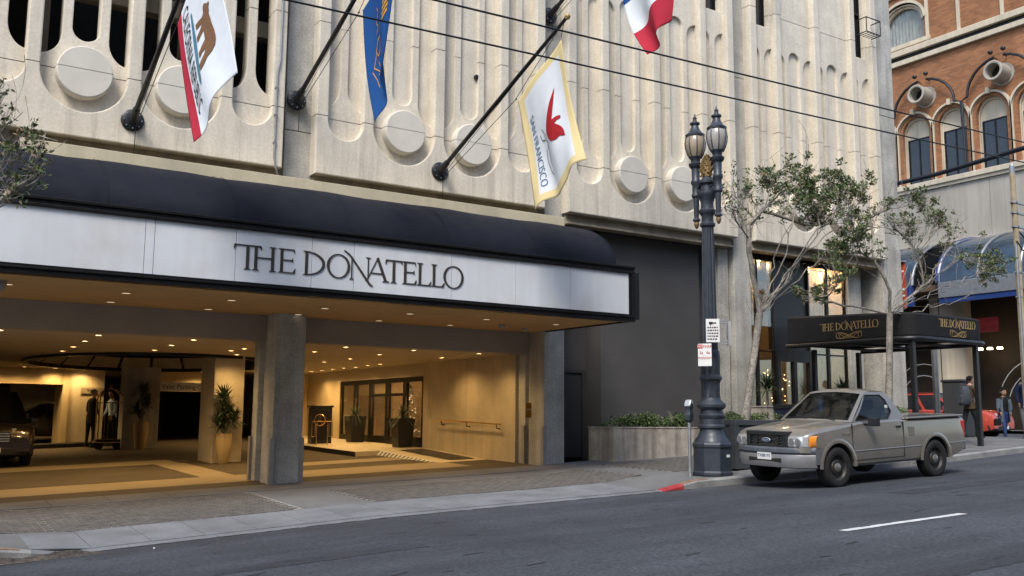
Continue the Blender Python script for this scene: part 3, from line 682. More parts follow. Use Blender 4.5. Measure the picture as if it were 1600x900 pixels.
tmo = MB().lathe([(.076,.0),(.076,-.014),(.10,-.012),(.102,.0)], (0,0,0), 20, caps=False).mesh('trim'); tmo.materials.append(M['soffit'])
ld = bpy.data.lights.new('downlight', 'SPOT'); ld.energy = 35; ld.color = WARM; ld.spot_size = R(150); ld.spot_blend = .8; ld.shadow_soft_size = .06
ORD = ['first','second','third','fourth','fifth','sixth','seventh','eighth','ninth','tenth','eleventh']
def rowname(y): return ['front','second','third','fourth','fifth','sixth','seventh','eighth','ninth','tenth','eleventh','twelfth','thirteenth','fourteenth','rearmost'][min(14, int((y-18.9)/1.0))]
for i, (x, y) in enumerate(lit):
    x, y = x*S_, y*S_
    row_ = sorted([q[0]*S_ for q in lit if rowname(q[1]*S_) == rowname(y)]+[0]); rank = [q for q in row_ if q > 0].index(x)
    t = thing('downlight', 'small lit downlight of a partly added set, %s from the left in the %s row of the porte cochere ceiling' % (ORD[rank], rowname(y)), 'downlight', (x, y, ZC-.001), group='lit downlights in the porte cochere ceiling')
    link('lens', lm, None, t); link('trim', tm, None, t)
    lo = bpy.data.objects.new('bulb', ld); C.objects.link(lo); lo.parent = t; lo.location = (0, 0, -.04)
# ================================================================ ENTRANCE CANOPY WITH THE SIGN
can = thing('entrance_canopy', 'long dark navy barrel awning over a white lit-box sign reading THE DONATELLO', 'canopy', (6, 16, 1.95))
CO = Vector(can.location)
def cpart(o, parent=None):
    o.parent = parent or can
    if parent is None: o.location = -CO
    return o
SY = 14.85; XL, XR = -2.2, 12.52; XA = 12.32
rows = []
xsA = lin(XL, XA, 40)
for x in xsA:
    r_ = []
    for i in range(19):
        t = R(90*i/18); wob = .012*math.sin(x*2.3+i*.5)*math.sin(t)+.006*math.sin(x*5.1)
        r_.append((x, 17.2-2.2*math.cos(t), 3.075+1.11*math.sin(t)+wob))
    rows.append(r_)
cpart(MB().ring(rows, False, False).build('awning_canvas', M['awning'], smooth=True, sharp=60))
endp = rows[-1]
cpart(MB().add(endp+[(XA, 17.2, 3.075)], [tuple(range(len(endp)+1))]).build('awning_end', M['awning']))
for x in lin(XL+.9, XA-.02, 7)[1:]:
    k_ = [ (x, 17.2-2.212*math.cos(R(90*i/18)), 3.078+1.117*math.sin(R(90*i/18))) for i in range(0, 19)]
    cpart(MB().ring([[(p[0]-.012,p[1],p[2]) , (p[0]+.012,p[1],p[2])] for p in k_], False, False).build('canvas_seam', M['awning']))
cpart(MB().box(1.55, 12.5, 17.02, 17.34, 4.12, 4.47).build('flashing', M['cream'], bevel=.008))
cpart(MB().box(-2.2, 1.54, 17.06, 17.34, 4.12, 4.40).build('flashing', M['void']))  # black box filling the dark gap left of the cream flashing
# sign box frame
fb = MB()
for (z0, z1, y) in ((3.035,3.085,14.80),(2.985,3.034,14.83),(2.935,2.984,14.81)): fb.box(XL, 12.66, y, 15.02, z0, z1)
cpart(fb.build('top_frame', M['bronze'], bevel=.008))
fb = MB()
for (z0, z1, y) in ((2.065,2.10,14.815),(2.03,2.064,14.795),(1.955,2.029,14.82)): fb.box(XL, 12.66, y, 15.02, z0, z1)
cpart(fb.build('bottom_frame', M['bronze'], bevel=.006))
fb = MB(); fb.box(12.522, 12.57, 14.835, 15.0, 2.101, 2.934); fb.box(12.571, 12.655, 14.815, 15.0, 2.101, 2.934)
cpart(fb.build('end_frame', M['bronze'], bevel=.006))
cpart(MB().box(12.66, 12.87, 14.93, 15.25, 2.02, 2.99).build('end_cabinet', M['black'], bevel=.006))
cpart(MB().box(XL, 12.6, 14.93, 15.0, 2.05, 3.0).build('sign_back', M['black']))
jx = [XL, 1.1, 3.12, 3.255, 4.49, 5.75, 6.50, 8.39, 9.77, 11.04, 12.519]
for i, (a, b) in enumerate(zip(jx[:-1], jx[1:])):
    cpart(MB().box(a+.004, b-.004, SY+.003*(i % 2), SY+.03, 2.103, 2.932).build('sign_panel', M['signwhite']))
# lettering: roman capitals drawn as strokes
def ring_poly(mb, outer, inner, d0, d1, plane):
    n = len(outer)
    for i in range(n-1):
        mb.prism([outer[i], outer[i+1], inner[i+1], inner[i]], d0, d1, plane)
def letter(ch, x0, x1, z0, h, d0, d1, plane='xz'):
    mb = MB(); w = x1-x0; st = .125*h; th = .04*h; cnt = [0]
    def P(poly):
        cnt[0] += 1; e = .0006*cnt[0]*(1 if d1 > d0 else -1)
        mb.prism([(x0+a*h, z0+b*h) for a, b in poly], d0-e, d1, plane)
    W = w/h; S = .125; T = .042
    def rect(a, b, c, d): P([(a,c),(b,c),(b,d),(a,d)])
    def stem(x, s=S, lo=0, hi=1, serif=(1, 1)):
        rect(x-s/2, x+s/2, lo, hi)
        if serif[0]: P([(x-s/2-.09,lo),(x+s/2+.09,lo),(x+s/2+.01,lo+.045),(x-s/2-.01,lo+.045)])
        if serif[1]: P([(x-s/2-.09,hi),(x-s/2-.01,hi-.045),(x+s/2+.01,hi-.045),(x+s/2+.09,hi)])
    if ch == 'T':
        stem(W*.5, serif=(1, 0)); rect(0, W, 1-T*1.2, 1); P([(0,1),(-.02,.82),(.02,.82),(.07,1-T)]); P([(W,1),(W-.07,1-T),(W-.02,.84),(W+.02,.84)])
    elif ch == 'H':
        stem(.15); stem(W-.15); rect(.15, W-.15, .50, .50+T)
    elif ch == 'E':
        stem(.16); rect(.16, W-.03, 1-T, 1); rect(.16, W-.10, .51, .51+T); rect(.16, W, 0, T)
        P([(W-.05,1),(W-.07,1-T),(W-.03,.83),(W-.0,.83)]); P([(W,0),(W+.03,.2),(W,.2),(W-.09,T)]); P([(W-.12,.46),(W-.09,.46),(W-.09,.62),(W-.12,.62)])
    elif ch == 'L':
        stem(.16); rect(.16, W-.02, 0, T); P([(W-.02,0),(W+.03,.2),(W,.2),(W-.12,T)])
    elif ch == 'O':
        o_, i_ = [], []
        for k in range(33):
            a = 2*math.pi*k/32; o_.append((x0+w/2+math.cos(a)*w/2, z0+h*.5+math.sin(a)*h*.52)); i_.append((x0+w/2+math.cos(a+.0)*(w/2-st*.95), z0+h*.5+math.sin(a)*h*.48))
        ring_poly(mb, o_, i_, d0, d1, plane)
    elif ch == 'D':
        stem(.17); o_, i_ = [], []
        for k in range(17):
            a = R(90-180*k/16); o_.append((x0+.17*h+math.cos(a)*(w-.17*h), z0+h*.5+math.sin(a)*h*.5)); i_.append((x0+.17*h+math.cos(a)*(w-.17*h-st), z0+h*.5+math.sin(a)*h*.455))
        ring_poly(mb, o_, i_, d0-.0004, d1, plane)
    elif ch == 'N':
        stem(.13, .05, 0, .86, (1, 0)); stem(W-.12, .05, .1, 1, (0, 1))
        P([(.02,1.0),(.14,.96),(W+.02,-.16),(W-.10,-.16)])
        P([(-.25,1.20),(-.22,1.22),(-.02,1.10),(.14,.96),(.02,1.0),(-.08,1.08)]); P([(W-.10,-.16),(W+.02,-.16),(W+.12,-.21),(W+.12,-.23),(W,-.22)])
    elif ch == 'A':
        P([(-.02,0),(.035,0),(W*.5+.03,1.0),(W*.5-.02,1.0)]); P([(W*.5-.06,1.0),(W*.5+.05,1.05),(W-.02,0),(W-.16,0)])
        rect(W*.22, W*.72, .32, .32+T); P([(-.08,0),(.1,0),(.02,.04),(-.02,.04)]); P([(W-.26,0),(W+.08,0),(W,.045),(W-.18,.045)])
    return mb
WORD = [('T',4.459,4.898),('H',4.753,5.147),('E',5.175,5.462),('D',5.591,5.982),('O',6.011,6.428),('N',6.406,6.806),('A',6.735,7.129),('T',7.085,7.398),('E',7.398,7.672),('L',7.687,7.966),('L',7.966,8.234),('O',8.219,8.637)]
for i, (ch, a, b) in enumerate(WORD):
    cpart(letter(ch, a, b, 2.305, .395, SY-.012-.001*(i % 2), SY-.0035).build('letter', M['letter']))
# soffit with its trim, faintly glowing downlights, domes
cpart(MB().box(XL, 12.5, 15.03, 18.39, 1.972, 2.05).build('soffit', M['soffit']))
cpart(MB().box(12.505, 12.60, 15.03, 17.79, 1.95, 3.06).build('side_trim', M['black']))
for (x, y) in [(1.47,16.26),(3.18,16.29),(3.22,17.75),(4.87,16.22),(4.94,17.85),(6.64,16.41),(8.31,16.29),(6.63,17.72),(8.4,17.85),(10.03,17.78),(10.02,16.29),(11.75,16.31)]:
    d_ = link('downlight', lmo, None); cpart(d_); d_.location = Vector((x, y, 1.970))-CO
    t_ = link('trim', tmo, None, d_)
for (x, y, s_) in ((10.9,17.1,.07),(11.75,17.45,.06),(1.30,15.95,.13),(11.2,17.3,.03)):
    d_ = MB().lathe([(s_,0),(s_,-s_*.5),(s_*.85,-s_*.6),(s_*.75,-s_*1.0),(s_*.45,-s_*1.35),(0.002,-s_*1.45)], (0,0,0), 16).build('dome_camera', M['steel'], smooth=True); cpart(d_); d_.location = Vector((x, y, 1.971))-CO
# ================================================================ FLAGS
PV = Vector((0, -4.53, 1.80))
POLES = [(3.34,17.5,5.19),(6.42,17.72,6.21),(9.56,17.5,5.19),(12.57,17.72,9.48)]
PL = ['black flagpole holding the white bear flag over the canopy', 'black flagpole holding the blue gold-marked flag', 'black gold-tipped flagpole holding the cream bordered phoenix flag', 'black flagpole at the top holding the blue white red flag']
for i, b in enumerate(POLES):
    p = thing('flagpole', PL[i], 'flagpole', b, group='flagpoles on the facade'); d = PV.normalized(); 
    yb = D0-b[1] if b[1] == 17.5 else 17.8-b[1]
    MB().lathe([(.20,0),(.20,-.03),(.17,-.05),(.08,-.06),(.075,-.10),(.002,-.1)], (0, .0, 0), 20, 'y').build('base_plate', M['black'], p, smooth=True)
    bt = MB()
    for k in range(8):
        a = k*math.pi/4; bt.lathe([(.013,-.05),(.013,-.07)], (.15*math.cos(a), 0, .15*math.sin(a)), 6, 'y')
    bt.build('bolts', M['steel'], p)
    MB().tube([(0,-.02,-.02), d*.05, d*.35], [.09,.085,.062], 12).build('socket', M['black'], p, smooth=True)
    MB().tube([d*.3, d*2.5, PV], [.046,.042,.032], 12).build('pole', M['black'], p, smooth=True)
    MB().lathe([(.005,-.055),(.035,-.045),(.055,0),(.035,.045),(.005,.055)], PV+d*.04, 14).build('finial', M['gold'], p, smooth=True)
    A_ = PV*.97+Vector((.0,.02,-.25)); B_ = PV*.65+Vector((0,.0,-.40))
    h_ = MB()
    h_.tube([PV*.985+Vector((0,0,-.03)), A_], .007, 5); h_.tube([PV*.98, B_+Vector((0,.02,0))], .006, 5); h_.tube([B_, Vector((.05,-.06,-.14))], .007, 5); h_.tube([PV*.98, Vector((.03,-.05,-.10))], .005, 5)
    h_.tube([Vector((.05,-.06,-.14)), Vector((.05,-.05,-.62))], .008, 5)
    h_.build('halyard', M['black'], p)
    MB().lathe([(.004,-.02),(.022,0),(.004,.02)], B_, 8).build('knot', M['black'], p)
FM = {'white': mat('white flag cloth', (.62,.65,.68), .85, var=.05, scale=4, fine=.03, spec=.15), 'red': mat('red flag cloth', (.38,.025,.045), .85, var=.05, scale=4, fine=.03, spec=.15), 'cream': mat('gold border cloth', (.66,.54,.28), .85, var=.05, scale=4, fine=.03, spec=.15), 'blue': mat('blue flag cloth', (.013,.065,.21), .85, var=.05, scale=4, fine=.03, spec=.15),
      'bear': mat('brown print', (.16,.075,.03), .85, var=.4, scale=30), 'grass': cloth('teal print', (.06,.17,.24)), 'ink': cloth('dark print', (.02,.02,.022)), 'gold': cloth('gold print', (.50,.25,.05)), 'phoenix': cloth('phoenix red', (.33,.015,.02)), 'slate': cloth('slate print', (.10,.17,.26))}
def flag(name, label, x, A, B, Cc, Dd, mats, pick, fold, bow):
    f = thing(name, label, 'flag', (x, A[0], A[1]), group='flags on the facade poles')
    A, B, Cc, Dd = [Vector((0, p[0]-f.location.y, p[1]-f.location.z)) for p in (A, B, Cc, Dd)]
    def P(u, v, off=0):
        p = A*(1-u)*(1-v) + B*u*(1-v) + Cc*u*v + Dd*(1-u)*v
        p = p + bow(u, v)
        dx, = (fold(u, v),)
        return Vector((p.x+dx-off, p.y, p.z))
    nu, nv = 40, 60; mb = MB()
    vs = [P(i/nu, j/nv) for j in range(nv+1) for i in range(nu+1)]
    fs = [(j*(nu+1)+i, j*(nu+1)+i+1, (j+1)*(nu+1)+i+1, (j+1)*(nu+1)+i) for j in range(nv) for i in range(nu)]
    me = bpy.data.meshes.new('cloth'); me.from_pydata(vs, [], fs)
    for m in mats: me.materials.append(m)
    for j in range(nv):
        for i in range(nu): me.polygons[j*nu+i].material_index = pick((i+.5)/nu, (j+.5)/nv)
    me.shade_smooth(); o = link('cloth', me, None, f)
    sm = o.modifiers.new('s', 'SOLIDIFY'); sm.thickness = .004
    return f, P
def emblem(f, P, polys, m, name='emblem', off=.009):
    """polygons in (v, u) flag coordinates laid on the cloth"""
    mes = []
    for poly in polys:
        me = filled([poly], 0, .002); bm = bmesh.new(); bm.from_mesh(me)
        fr = [q for q in bm.faces if abs(q.normal.y) > .5 and q.calc_center_median().y < .001]
        bmesh.ops.delete(bm, geom=[q for q in bm.faces if q not in fr], context='FACES')
        bmesh.ops.triangulate(bm, faces=bm.faces)
        for _ in range(4):
            lg_ = [e for e in bm.edges if e.calc_length() > .045]
            if lg_: bmesh.ops.subdivide_edges(bm, edges=lg_, cuts=1); bmesh.ops.triangulate(bm, faces=bm.faces)
        for v in bm.verts: v.co = P(min(1, max(0, v.co.z)), min(1, max(0, v.co.x)), off)
        m2 = bpy.data.meshes.new('e'); bm.to_mesh(m2); bm.free(); mes.append(m2)
    return link(name, join_meshes(mes), m, f)
def flag_text(f, P, s, v0, v1, uc, hgt, m):
    me = text_mesh(s, 1.0); xs = [v.co.x for v in me.vertices]; ys = [v.co.y for v in me.vertices]
    x0, x1, y0, y1 = min(xs), max(xs), min(ys), max(ys)
    bm = bmesh.new(); bm.from_mesh(me)
    bmesh.ops.delete(bm, geom=[q for q in bm.faces if q.normal.z < .5], context='FACES')
    for v in bm.verts:
        vv = v0+(v.co.x-x0)/(x1-x0)*(v1-v0); uu = uc-(v.co.y-(y0+y1)/2)/(y1-y0)*hgt
        v.co = P(uu, vv, .009)
    bm.to_mesh(me); bm.free(); return link('lettering', me, m, f)
Z0 = Vector((0,0,0))
# bear flag
bow1 = lambda u, v: Vector((.25*v, -.10*math.sin(math.pi*v)*(1-u)+.12*math.sin(math.pi*v)*u, .06*math.sin(6*u)*v))
fold1 = lambda u, v: .05*v*math.sin(6.5*u+2.2*v)+.015*math.sin(13*u+5*v)*v-.25*u*v
f1, P1 = flag('state_flag', 'white flag with brown bear, red stripe and REPUBLIC lettering', 3.34, (13.12,6.67), (14.55,5.94), (13.30,3.80), (12.25,4.52), [FM['white'], FM['red']], lambda u, v: 1 if u > .845 else 0, fold1, bow1)
bear = [(.27,.30),(.295,.275),(.30,.235),(.325,.235),(.335,.26),(.36,.26),(.39,.28),(.44,.27),(.52,.26),(.60,.24),(.67,.24),(.72,.27),(.735,.33),(.73,.42),(.75,.50),(.745,.565),(.69,.57),(.675,.52),(.665,.46),(.63,.43),(.62,.49),(.635,.55),(.58,.555),(.56,.48),(.55,.42),(.50,.42),(.45,.42),(.455,.49),(.47,.55),(.415,.555),(.40,.48),(.385,.43),(.355,.47),(.34,.545),(.285,.55),(.30,.48),(.325,.41),(.315,.375),(.285,.37),(.255,.355),(.25,.325)]
emblem(f1, P1, [[(.30+(a-.25)*.78, .24+(b-.24)*.95) for a, b in bear]], FM['bear'], 'bear')
emblem(f1, P1, [[(.20,.575),(.45,.55),(.74,.56),(.78,.575),(.74,.60),(.45,.605),(.20,.605),(.18,.59)]], FM['grass'], 'grass_strip', .011)
flag_text(f1, P1, 'CALIFORNIA REPUBLIC', .06, .86, .725, .17, FM['ink'])
# blue flag
fold2 = lambda u, v: .09*math.sin(7*u+1.5*v+2.4)*(.3+.7*v)
bow2 = lambda u, v: Vector((.1*v, .12*math.sin(math.pi*v)*u, 0))
f2, P2 = flag('blue_flag', 'narrow drooping blue flag with gold scroll marks', 6.42, (13.30,7.72), (14.62,6.96), (14.02,4.80), (13.86,5.65), [FM['blue']], lambda u, v: 0, fold2, bow2)
emblem(f2, P2, [[(.20+.045*k,.10),(.23+.045*k,.09),(.23+.045*k,.28),(.20+.045*k,.29)] for k in range(7)], FM['gold'], 'gold_bars')
def strokes(pts, w):
    o = []
    for (a, b), (c_, d) in zip(pts[:-1], pts[1:]):
        dx, dy = c_-a, d-b; l = math.hypot(dx, dy) or 1; nx, ny = -dy/l*w, dx/l*w
        o.append([(a+nx,b+ny),(c_+nx,d+ny),(c_-nx,d-ny),(a-nx,b-ny)])
    return o
sc = strokes([(.20,.62),(.26,.56),(.30,.66),(.36,.60),(.38,.68)], .006)+strokes([(.46,.55),(.44,.66),(.50,.74),(.56,.68),(.54,.58),(.47,.55)], .007)+strokes([(.52,.74),(.60,.82),(.68,.70),(.76,.62),(.84,.66),(.86,.60),(.80,.56),(.70,.64),(.60,.70)], .006)+strokes([(.58,.56),(.66,.52),(.74,.58),(.70,.72)], .006)+strokes([(.62,.86),(.72,.78),(.80,.74)], .006)
emblem(f2, P2, sc, FM['gold'], 'gold_scroll')
# phoenix flag with cream border
fold3 = lambda u, v: .07*math.sin(8*u+3*v)*(.25+.75*v)+.025*math.sin(17*u-4*v)*v
bow3 = lambda u, v: Vector((.1*v, .10*math.sin(math.pi*v)*(1-u), .05*math.sin(9*u)*v*v))
f3, P3 = flag('city_flag', 'white flag with cream border, red phoenix and SAN FRANCISCO lettering', 9.56, (13.12,6.64), (14.53,5.92), (13.97,3.70), (12.57,4.36), [FM['white'], FM['cream']], lambda u, v: 1 if (u < .10 or u > .885 or v < .065 or v > .93) else 0, fold3, bow3)
emblem(f3, P3, [[(.5+(a_-.5)*.88, .36+(b_-.34)*.88) for a_, b_ in [(.52,.52),(.46,.46),(.40,.40),(.33,.33),(.27,.25),(.24,.21),(.30,.235),(.38,.27),(.45,.305),(.50,.33),(.505,.26),(.52,.20),(.54,.175),(.555,.19),(.545,.25),(.55,.30),(.58,.26),(.63,.20),(.68,.165),(.745,.15),(.73,.19),(.70,.25),(.70,.31),(.685,.36),(.66,.42),(.62,.47),(.585,.50)]]], FM['phoenix'], 'phoenix')
ol = strokes([(.45,.62),(.50,.58),(.55,.60),(.53,.66),(.48,.68)], .004)+strokes([(.60,.56),(.66,.55),(.72,.60),(.78,.58)], .004)+strokes([(.62,.62),(.70,.66),(.80,.64),(.84,.60)], .004)+strokes([(.52,.54),(.56,.57),(.60,.53),(.64,.57)], .004)
emblem(f3, P3, ol, FM['ink'], 'scroll')
flag_text(f3, P3, 'SAN FRANCISCO', .26, .88, .79, .10, FM['slate'])
# blue white red flag
fold4 = lambda u, v: .13*math.sin(8*u+2*v)*(.3+.7*v)
f4, P4 = flag('tricolour_flag', 'blue white red tricolour hanging from the topmost pole', 12.57, (13.15,11.0), (14.8,10.25), (14.30,7.42), (13.75,8.0), [FM['blue'], FM['white'], FM['red']], lambda u, v: 0 if v < .52 else 1 if v < .78 else 2, fold4, lambda u, v: Vector((.1*v, .55*math.sin(math.pi*v)*u, 0)))
CL1 = [(15.44, 14.64, 5.02, 0.31, 0.35), (15.88, 14.63, 5.19, 0.23, 0.3), (15.01, 13.38, 5.06, 0.16, 0.6), (15.53, 13.42, 4.97, 0.35, 0.8), (17.26, 14.47, 5.66, 0.32, 1), (17.36, 14.33, 5.34, 0.32, 1), (17.32, 14.24, 4.9, 0.41, 1), (17.2, 13.73, 4.88, 0.37, 1), (17.54, 14.15, 4.59, 0.26, 0.6), (18.2, 14.15, 5.58, 0.33, 1), (18.53, 14.11, 5.39, 0.39, 1), (18.15, 13.52, 4.99, 0.26, 0.8), (18.41, 13.9, 4.8, 0.24, 0.4), (17.95, 13.85, 5.03, 0.26, 0.7), (17.3, 14.31, 4.51, 0.2, 0.3), (17.04, 14.69, 4.77, 0.32, 0.25), (16.23, 14.63, 4.8, 0.29, 0.25), (15.19, 14.06, 4.21, 0.2, 0.15), (17.52, 13.92, 4.47, 0.22, 0.25), (14.32, 13.68, 4.31, 0.18, 0.2)]
CL2 = [(19.84, 13.29, 5.14, 0.21, 0.6), (20.19, 13.28, 5.1, 0.3, 0.9), (21.48, 13.76, 5.08, 0.28, 0.6), (21.48, 13.6, 4.81, 0.19, 0.5), (19.47, 13.67, 5.04, 0.18, 0.5), (19.56, 14.23, 4.92, 0.18, 0.5), (18.27, 13.83, 4.2, 0.38, 1), (18.04, 13.87, 3.93, 0.32, 1), (18.17, 13.51, 3.89, 0.29, 0.9), (17.73, 13.28, 4.24, 0.2, 0.6), (17.29, 13.61, 3.53, 0.31, 0.7), (17.26, 13.4, 3.11, 0.25, 0.8), (17.4, 13.81, 2.89, 0.26, 0.8), (17.56, 14.35, 2.84, 0.23, 0.7), (16.66, 13.99, 2.71, 0.17, 0.6), (17.58, 13.45, 4.47, 0.2, 0.4), (20.42, 14.23, 4.87, 0.28, 0.3), (20.88, 14.13, 4.51, 0.25, 0.35), (20.55, 14.06, 4.86, 0.25, 0.3), (22.93, 14.25, 4.89, 0.2, 0.5), (22.42, 14.09, 4.47, 0.16, 0.4), (24.3, 14.12, 4.16, 0.37, 1), (23.06, 13.64, 4.09, 0.26, 0.9), (25.05, 14.33, 4.12, 0.24, 0.9), (24.45, 14.31, 3.88, 0.27, 0.8), (21.88, 13.43, 4.03, 0.13, 0.4), (20.84, 14.08, 4.78, 0.25, 0.3), (21.52, 14.04, 4.97, 0.29, 0.35), (20.68, 13.76, 3.95, 0.15, 0.3), (21.13, 13.83, 3.38, 0.12, 0.3), (19.0, 13.79, 3.79, 0.24, 0.25)]
CL3 = [(1.35, 13.2, 3.48, 0.18, 1), (1.17, 12.9, 3.24, 0.17, 0.9), (1.47, 13.13, 3.38, 0.11, 0.9), (1.28, 12.8, 3.09, 0.17, 0.8), (1.15, 13.17, 3.0, 0.18, 0.7), (1.36, 13.18, 2.9, 0.18, 0.9), (1.42, 12.87, 2.97, 0.09, 0.8), (1.18, 12.95, 2.7, 0.14, 0.8), (1.05, 13.19, 3.18, 0.11, 0.7), (1.02, 13.06, 3.68, 0.1, 0.7), (1.0, 12.89, 3.53, 0.09, 0.7), (0.93, 12.71, 3.81, 0.08, 0.5), (0.93, 12.78, 4.03, 0.06, 0.5), (1.05, 13.04, 2.67, 0.11, 0.6), (1.33, 12.67, 3.15, 0.11, 0.9)]
#  [(14.88, 14.0, 0.08), (15.17, 14.0, 1.28), (15.38, 14.0, 2.23), (15.45, 14.0, 2.51)] [(19.31, 13.8, 0.26), (19.44, 13.8, 1.44), (19.52, 13.8, 2.48)]
# ================================================================ STREET LAMP
LX, LY = 13.27, 13.35; LZ = zs(LX, LY)
lamp = thing('street_lamp', 'tall fluted blue-grey cast iron lamp post with two globe lanterns', 'street lamp', (LX, LY, LZ))
def octo(prof, n=8, rot=R(22.5)):
    mb = MB(); mb.ring([[(r*math.cos(rot+2*math.pi*k/n), r*math.sin(rot+2*math.pi*k/n), h) for k in range(n)] for r, h in prof]); return mb
octo([(.40,0),(.40,.06),(.375,.08),(.375,.50),(.395,.53),(.395,.58),(.36,.62)]).build('plinth', M['lampblue'], lamp, bevel=.01)
MB().box(.02, .10, -.354, -.349, .34, .39).build('notice_sticker', M['white'], lamp).rotation_euler = (0, 0, 0)
MB().lathe([(.34,.60),(.325,.66),(.27,.72),(.235,.80),(.225,.86),(.255,.88),(.255,.92),(.23,.95),(.225,1.05),(.24,1.07),(.245,1.12),(.215,1.15),(.21,1.22),(.27,1.27),(.275,1.32),(.24,1.36),(.20,1.40)], n=24).build('base_moulding', M['lampblue'], lamp, smooth=True, sharp=35)
MB().lathe([(.20,1.38),(.175,1.44),(.165,1.55),(.17,1.72),(.19,1.78),(.215,1.80),(.215,1.85),(.185,1.87),(.175,1.95),(.185,2.2),(.175,2.32),(.155,2.36)], n=24).build('shaft_base', M['lampblue'], lamp, smooth=True, sharp=35)
lv = MB()
for k in range(8):                                   # cast acanthus leaves on the lower shaft
    a = k*math.pi/4
    for z0, h, r0 in ((1.44,.3,.175),(1.90,.34,.182)):
        c_, s_ = math.cos(a), math.sin(a); t_ = (-s_, c_)
        lv.add([((r0-.005)*c_-t_[0]*.05, (r0-.005)*s_-t_[1]*.05, z0), ((r0-.005)*c_+t_[0]*.05, (r0-.005)*s_+t_[1]*.05, z0), ((r0+.02)*c_, (r0+.02)*s_, z0+h*.6), ((r0+.03)*c_, (r0+.03)*s_, z0+h)], [(0,1,2),(0,2,3),(1,3,2)])
lv.build('cast_leaves', M['lampblue'], lamp)
rows = []
for i in range(9):
    h = 2.34+(4.78-2.34)*i/8; r = .150-.035*i/8
    rows.append([(rr*math.cos(2*math.pi*k/48), rr*math.sin(2*math.pi*k/48), h) for k in range(48) for rr in ((r if k % 4 < 2 else r*.88),)])
MB().ring(rows).build('fluted_shaft', M['lampblue'], lamp)
MB().lathe([(.118,4.76),(.15,4.79),(.15,4.83),(.12,4.86),(.115,4.98),(.14,5.02),(.165,5.06),(.165,5.10),(.13,5.13),(.12,5.22),(.15,5.34),(.19,5.40),(.19,5.44),(.12,5.48),(.11,5.60),(.16,5.64),(.16,5.68),(.10,5.74),(.03,5.85)], n=20).build('capital', M['lampblue'], lamp, smooth=True, sharp=35)
ar = MB()
for s in (-1, 1):
    ar.tube([(0,0,5.35),(0,s*.12,5.42),(0,s*.2,5.52),(0,s*.30,5.50)], [.06,.055,.05,.055], 8)
    ar.tube([(0,s*.05,5.62),(0,s*.14,5.70),(0,s*.22,5.62),(0,s*.28,5.56)], [.04,.045,.04,.035], 8)
    ar.tube([(0,s*.08,5.50),(0,s*.12,5.60),(0,s*.17,5.56)], .03, 6)
ar.build('scroll_arm', M['lampblue'], lamp, smooth=True, sharp=50)
fo = MB()                                              # gilded palm finial between the lanterns
for k in range(-4, 5):
    a = k*.24
    for q in (-1, 1):
        fo.add([(-.015*q, math.sin(a)*.05-.02, 5.76), (-.015*q, math.sin(a)*.05+.02, 5.76), (-.03*q, math.sin(a)*.20+.03, 5.80+math.cos(a*1.2)*.46*.8), (0, math.sin(a)*.22, 5.80+math.cos(a*1.2)*.46), (-.03*q, math.sin(a)*.20-.03, 5.80+math.cos(a*1.2)*.46*.75)], [(0,1,2,4),(2,3,4)])
fo.lathe([(.01,5.7),(.09,5.78),(.075,5.95),(.04,6.1),(.01,6.22)], n=10)
for k in range(40):
    a = k*2.4; z = 5.78+.42*k/40; r_ = .11*(1-k/48); fo.lathe([(.004,-.03),(.028,0),(.004,.035)], (math.cos(a)*r_, math.sin(a)*r_, z), 5)
fo.build('gilded_finial', M['giltwood'], lamp)
for s, gl in ((-1, 'lampglass'), (1, 'lampglass2')):
    col = MB().lathe([(.03,4.92),(.075,4.94),(.075,4.97),(.045,5.0),(.05,5.06),(.062,5.40),(.09,5.43),(.09,5.47),(.075,5.50),(.075,5.66),(.10,5.70),(.10,5.75),(.08,5.78),(.085,6.0),(.13,6.05),(.14,6.10),(.09,6.13),(.10,6.20),(.13,6.24)], (0, s*.30, 0), 20).build('lantern_column', M['lampblue'], lamp, smooth=True, sharp=35)
    MB().lathe([(.004,4.78),(.03,4.80),(.052,4.86),(.052,4.90),(.035,4.925)], (0, s*.30, 0), 12).build('gilded_acorn', M['giltwood'], lamp, smooth=True)
    globe = MB().lathe([(.11,6.22),(.155,6.30),(.19,6.42),(.20,6.52),(.185,6.62),(.15,6.69)], (0, s*.30, 0), 24).build('globe', M[gl], lamp, smooth=True)
    rb = MB()
    for k in range(8):
        a = k*math.pi/4+.2
        rb.tube([(math.cos(a)*r, s*.30+math.sin(a)*r, h) for r, h in ((.115,6.21),(.162,6.30),(.197,6.42),(.207,6.52),(.192,6.62),(.155,6.70))], .011, 5)
    link('cage_rib', rb.mesh(), M['lampblue'], globe)
    MB().lathe([(.19,6.66),(.195,6.70),(.15,6.73),(.10,6.80),(.075,6.86),(.07,6.90),(.10,6.92),(.10,6.95),(.05,6.97),(.035,7.02),(.045,7.05),(.02,7.08),(.008,7.14)], (0, s*.30, 0), 20).build('lantern_cap', M['lampblue'], lamp, smooth=True, sharp=35)
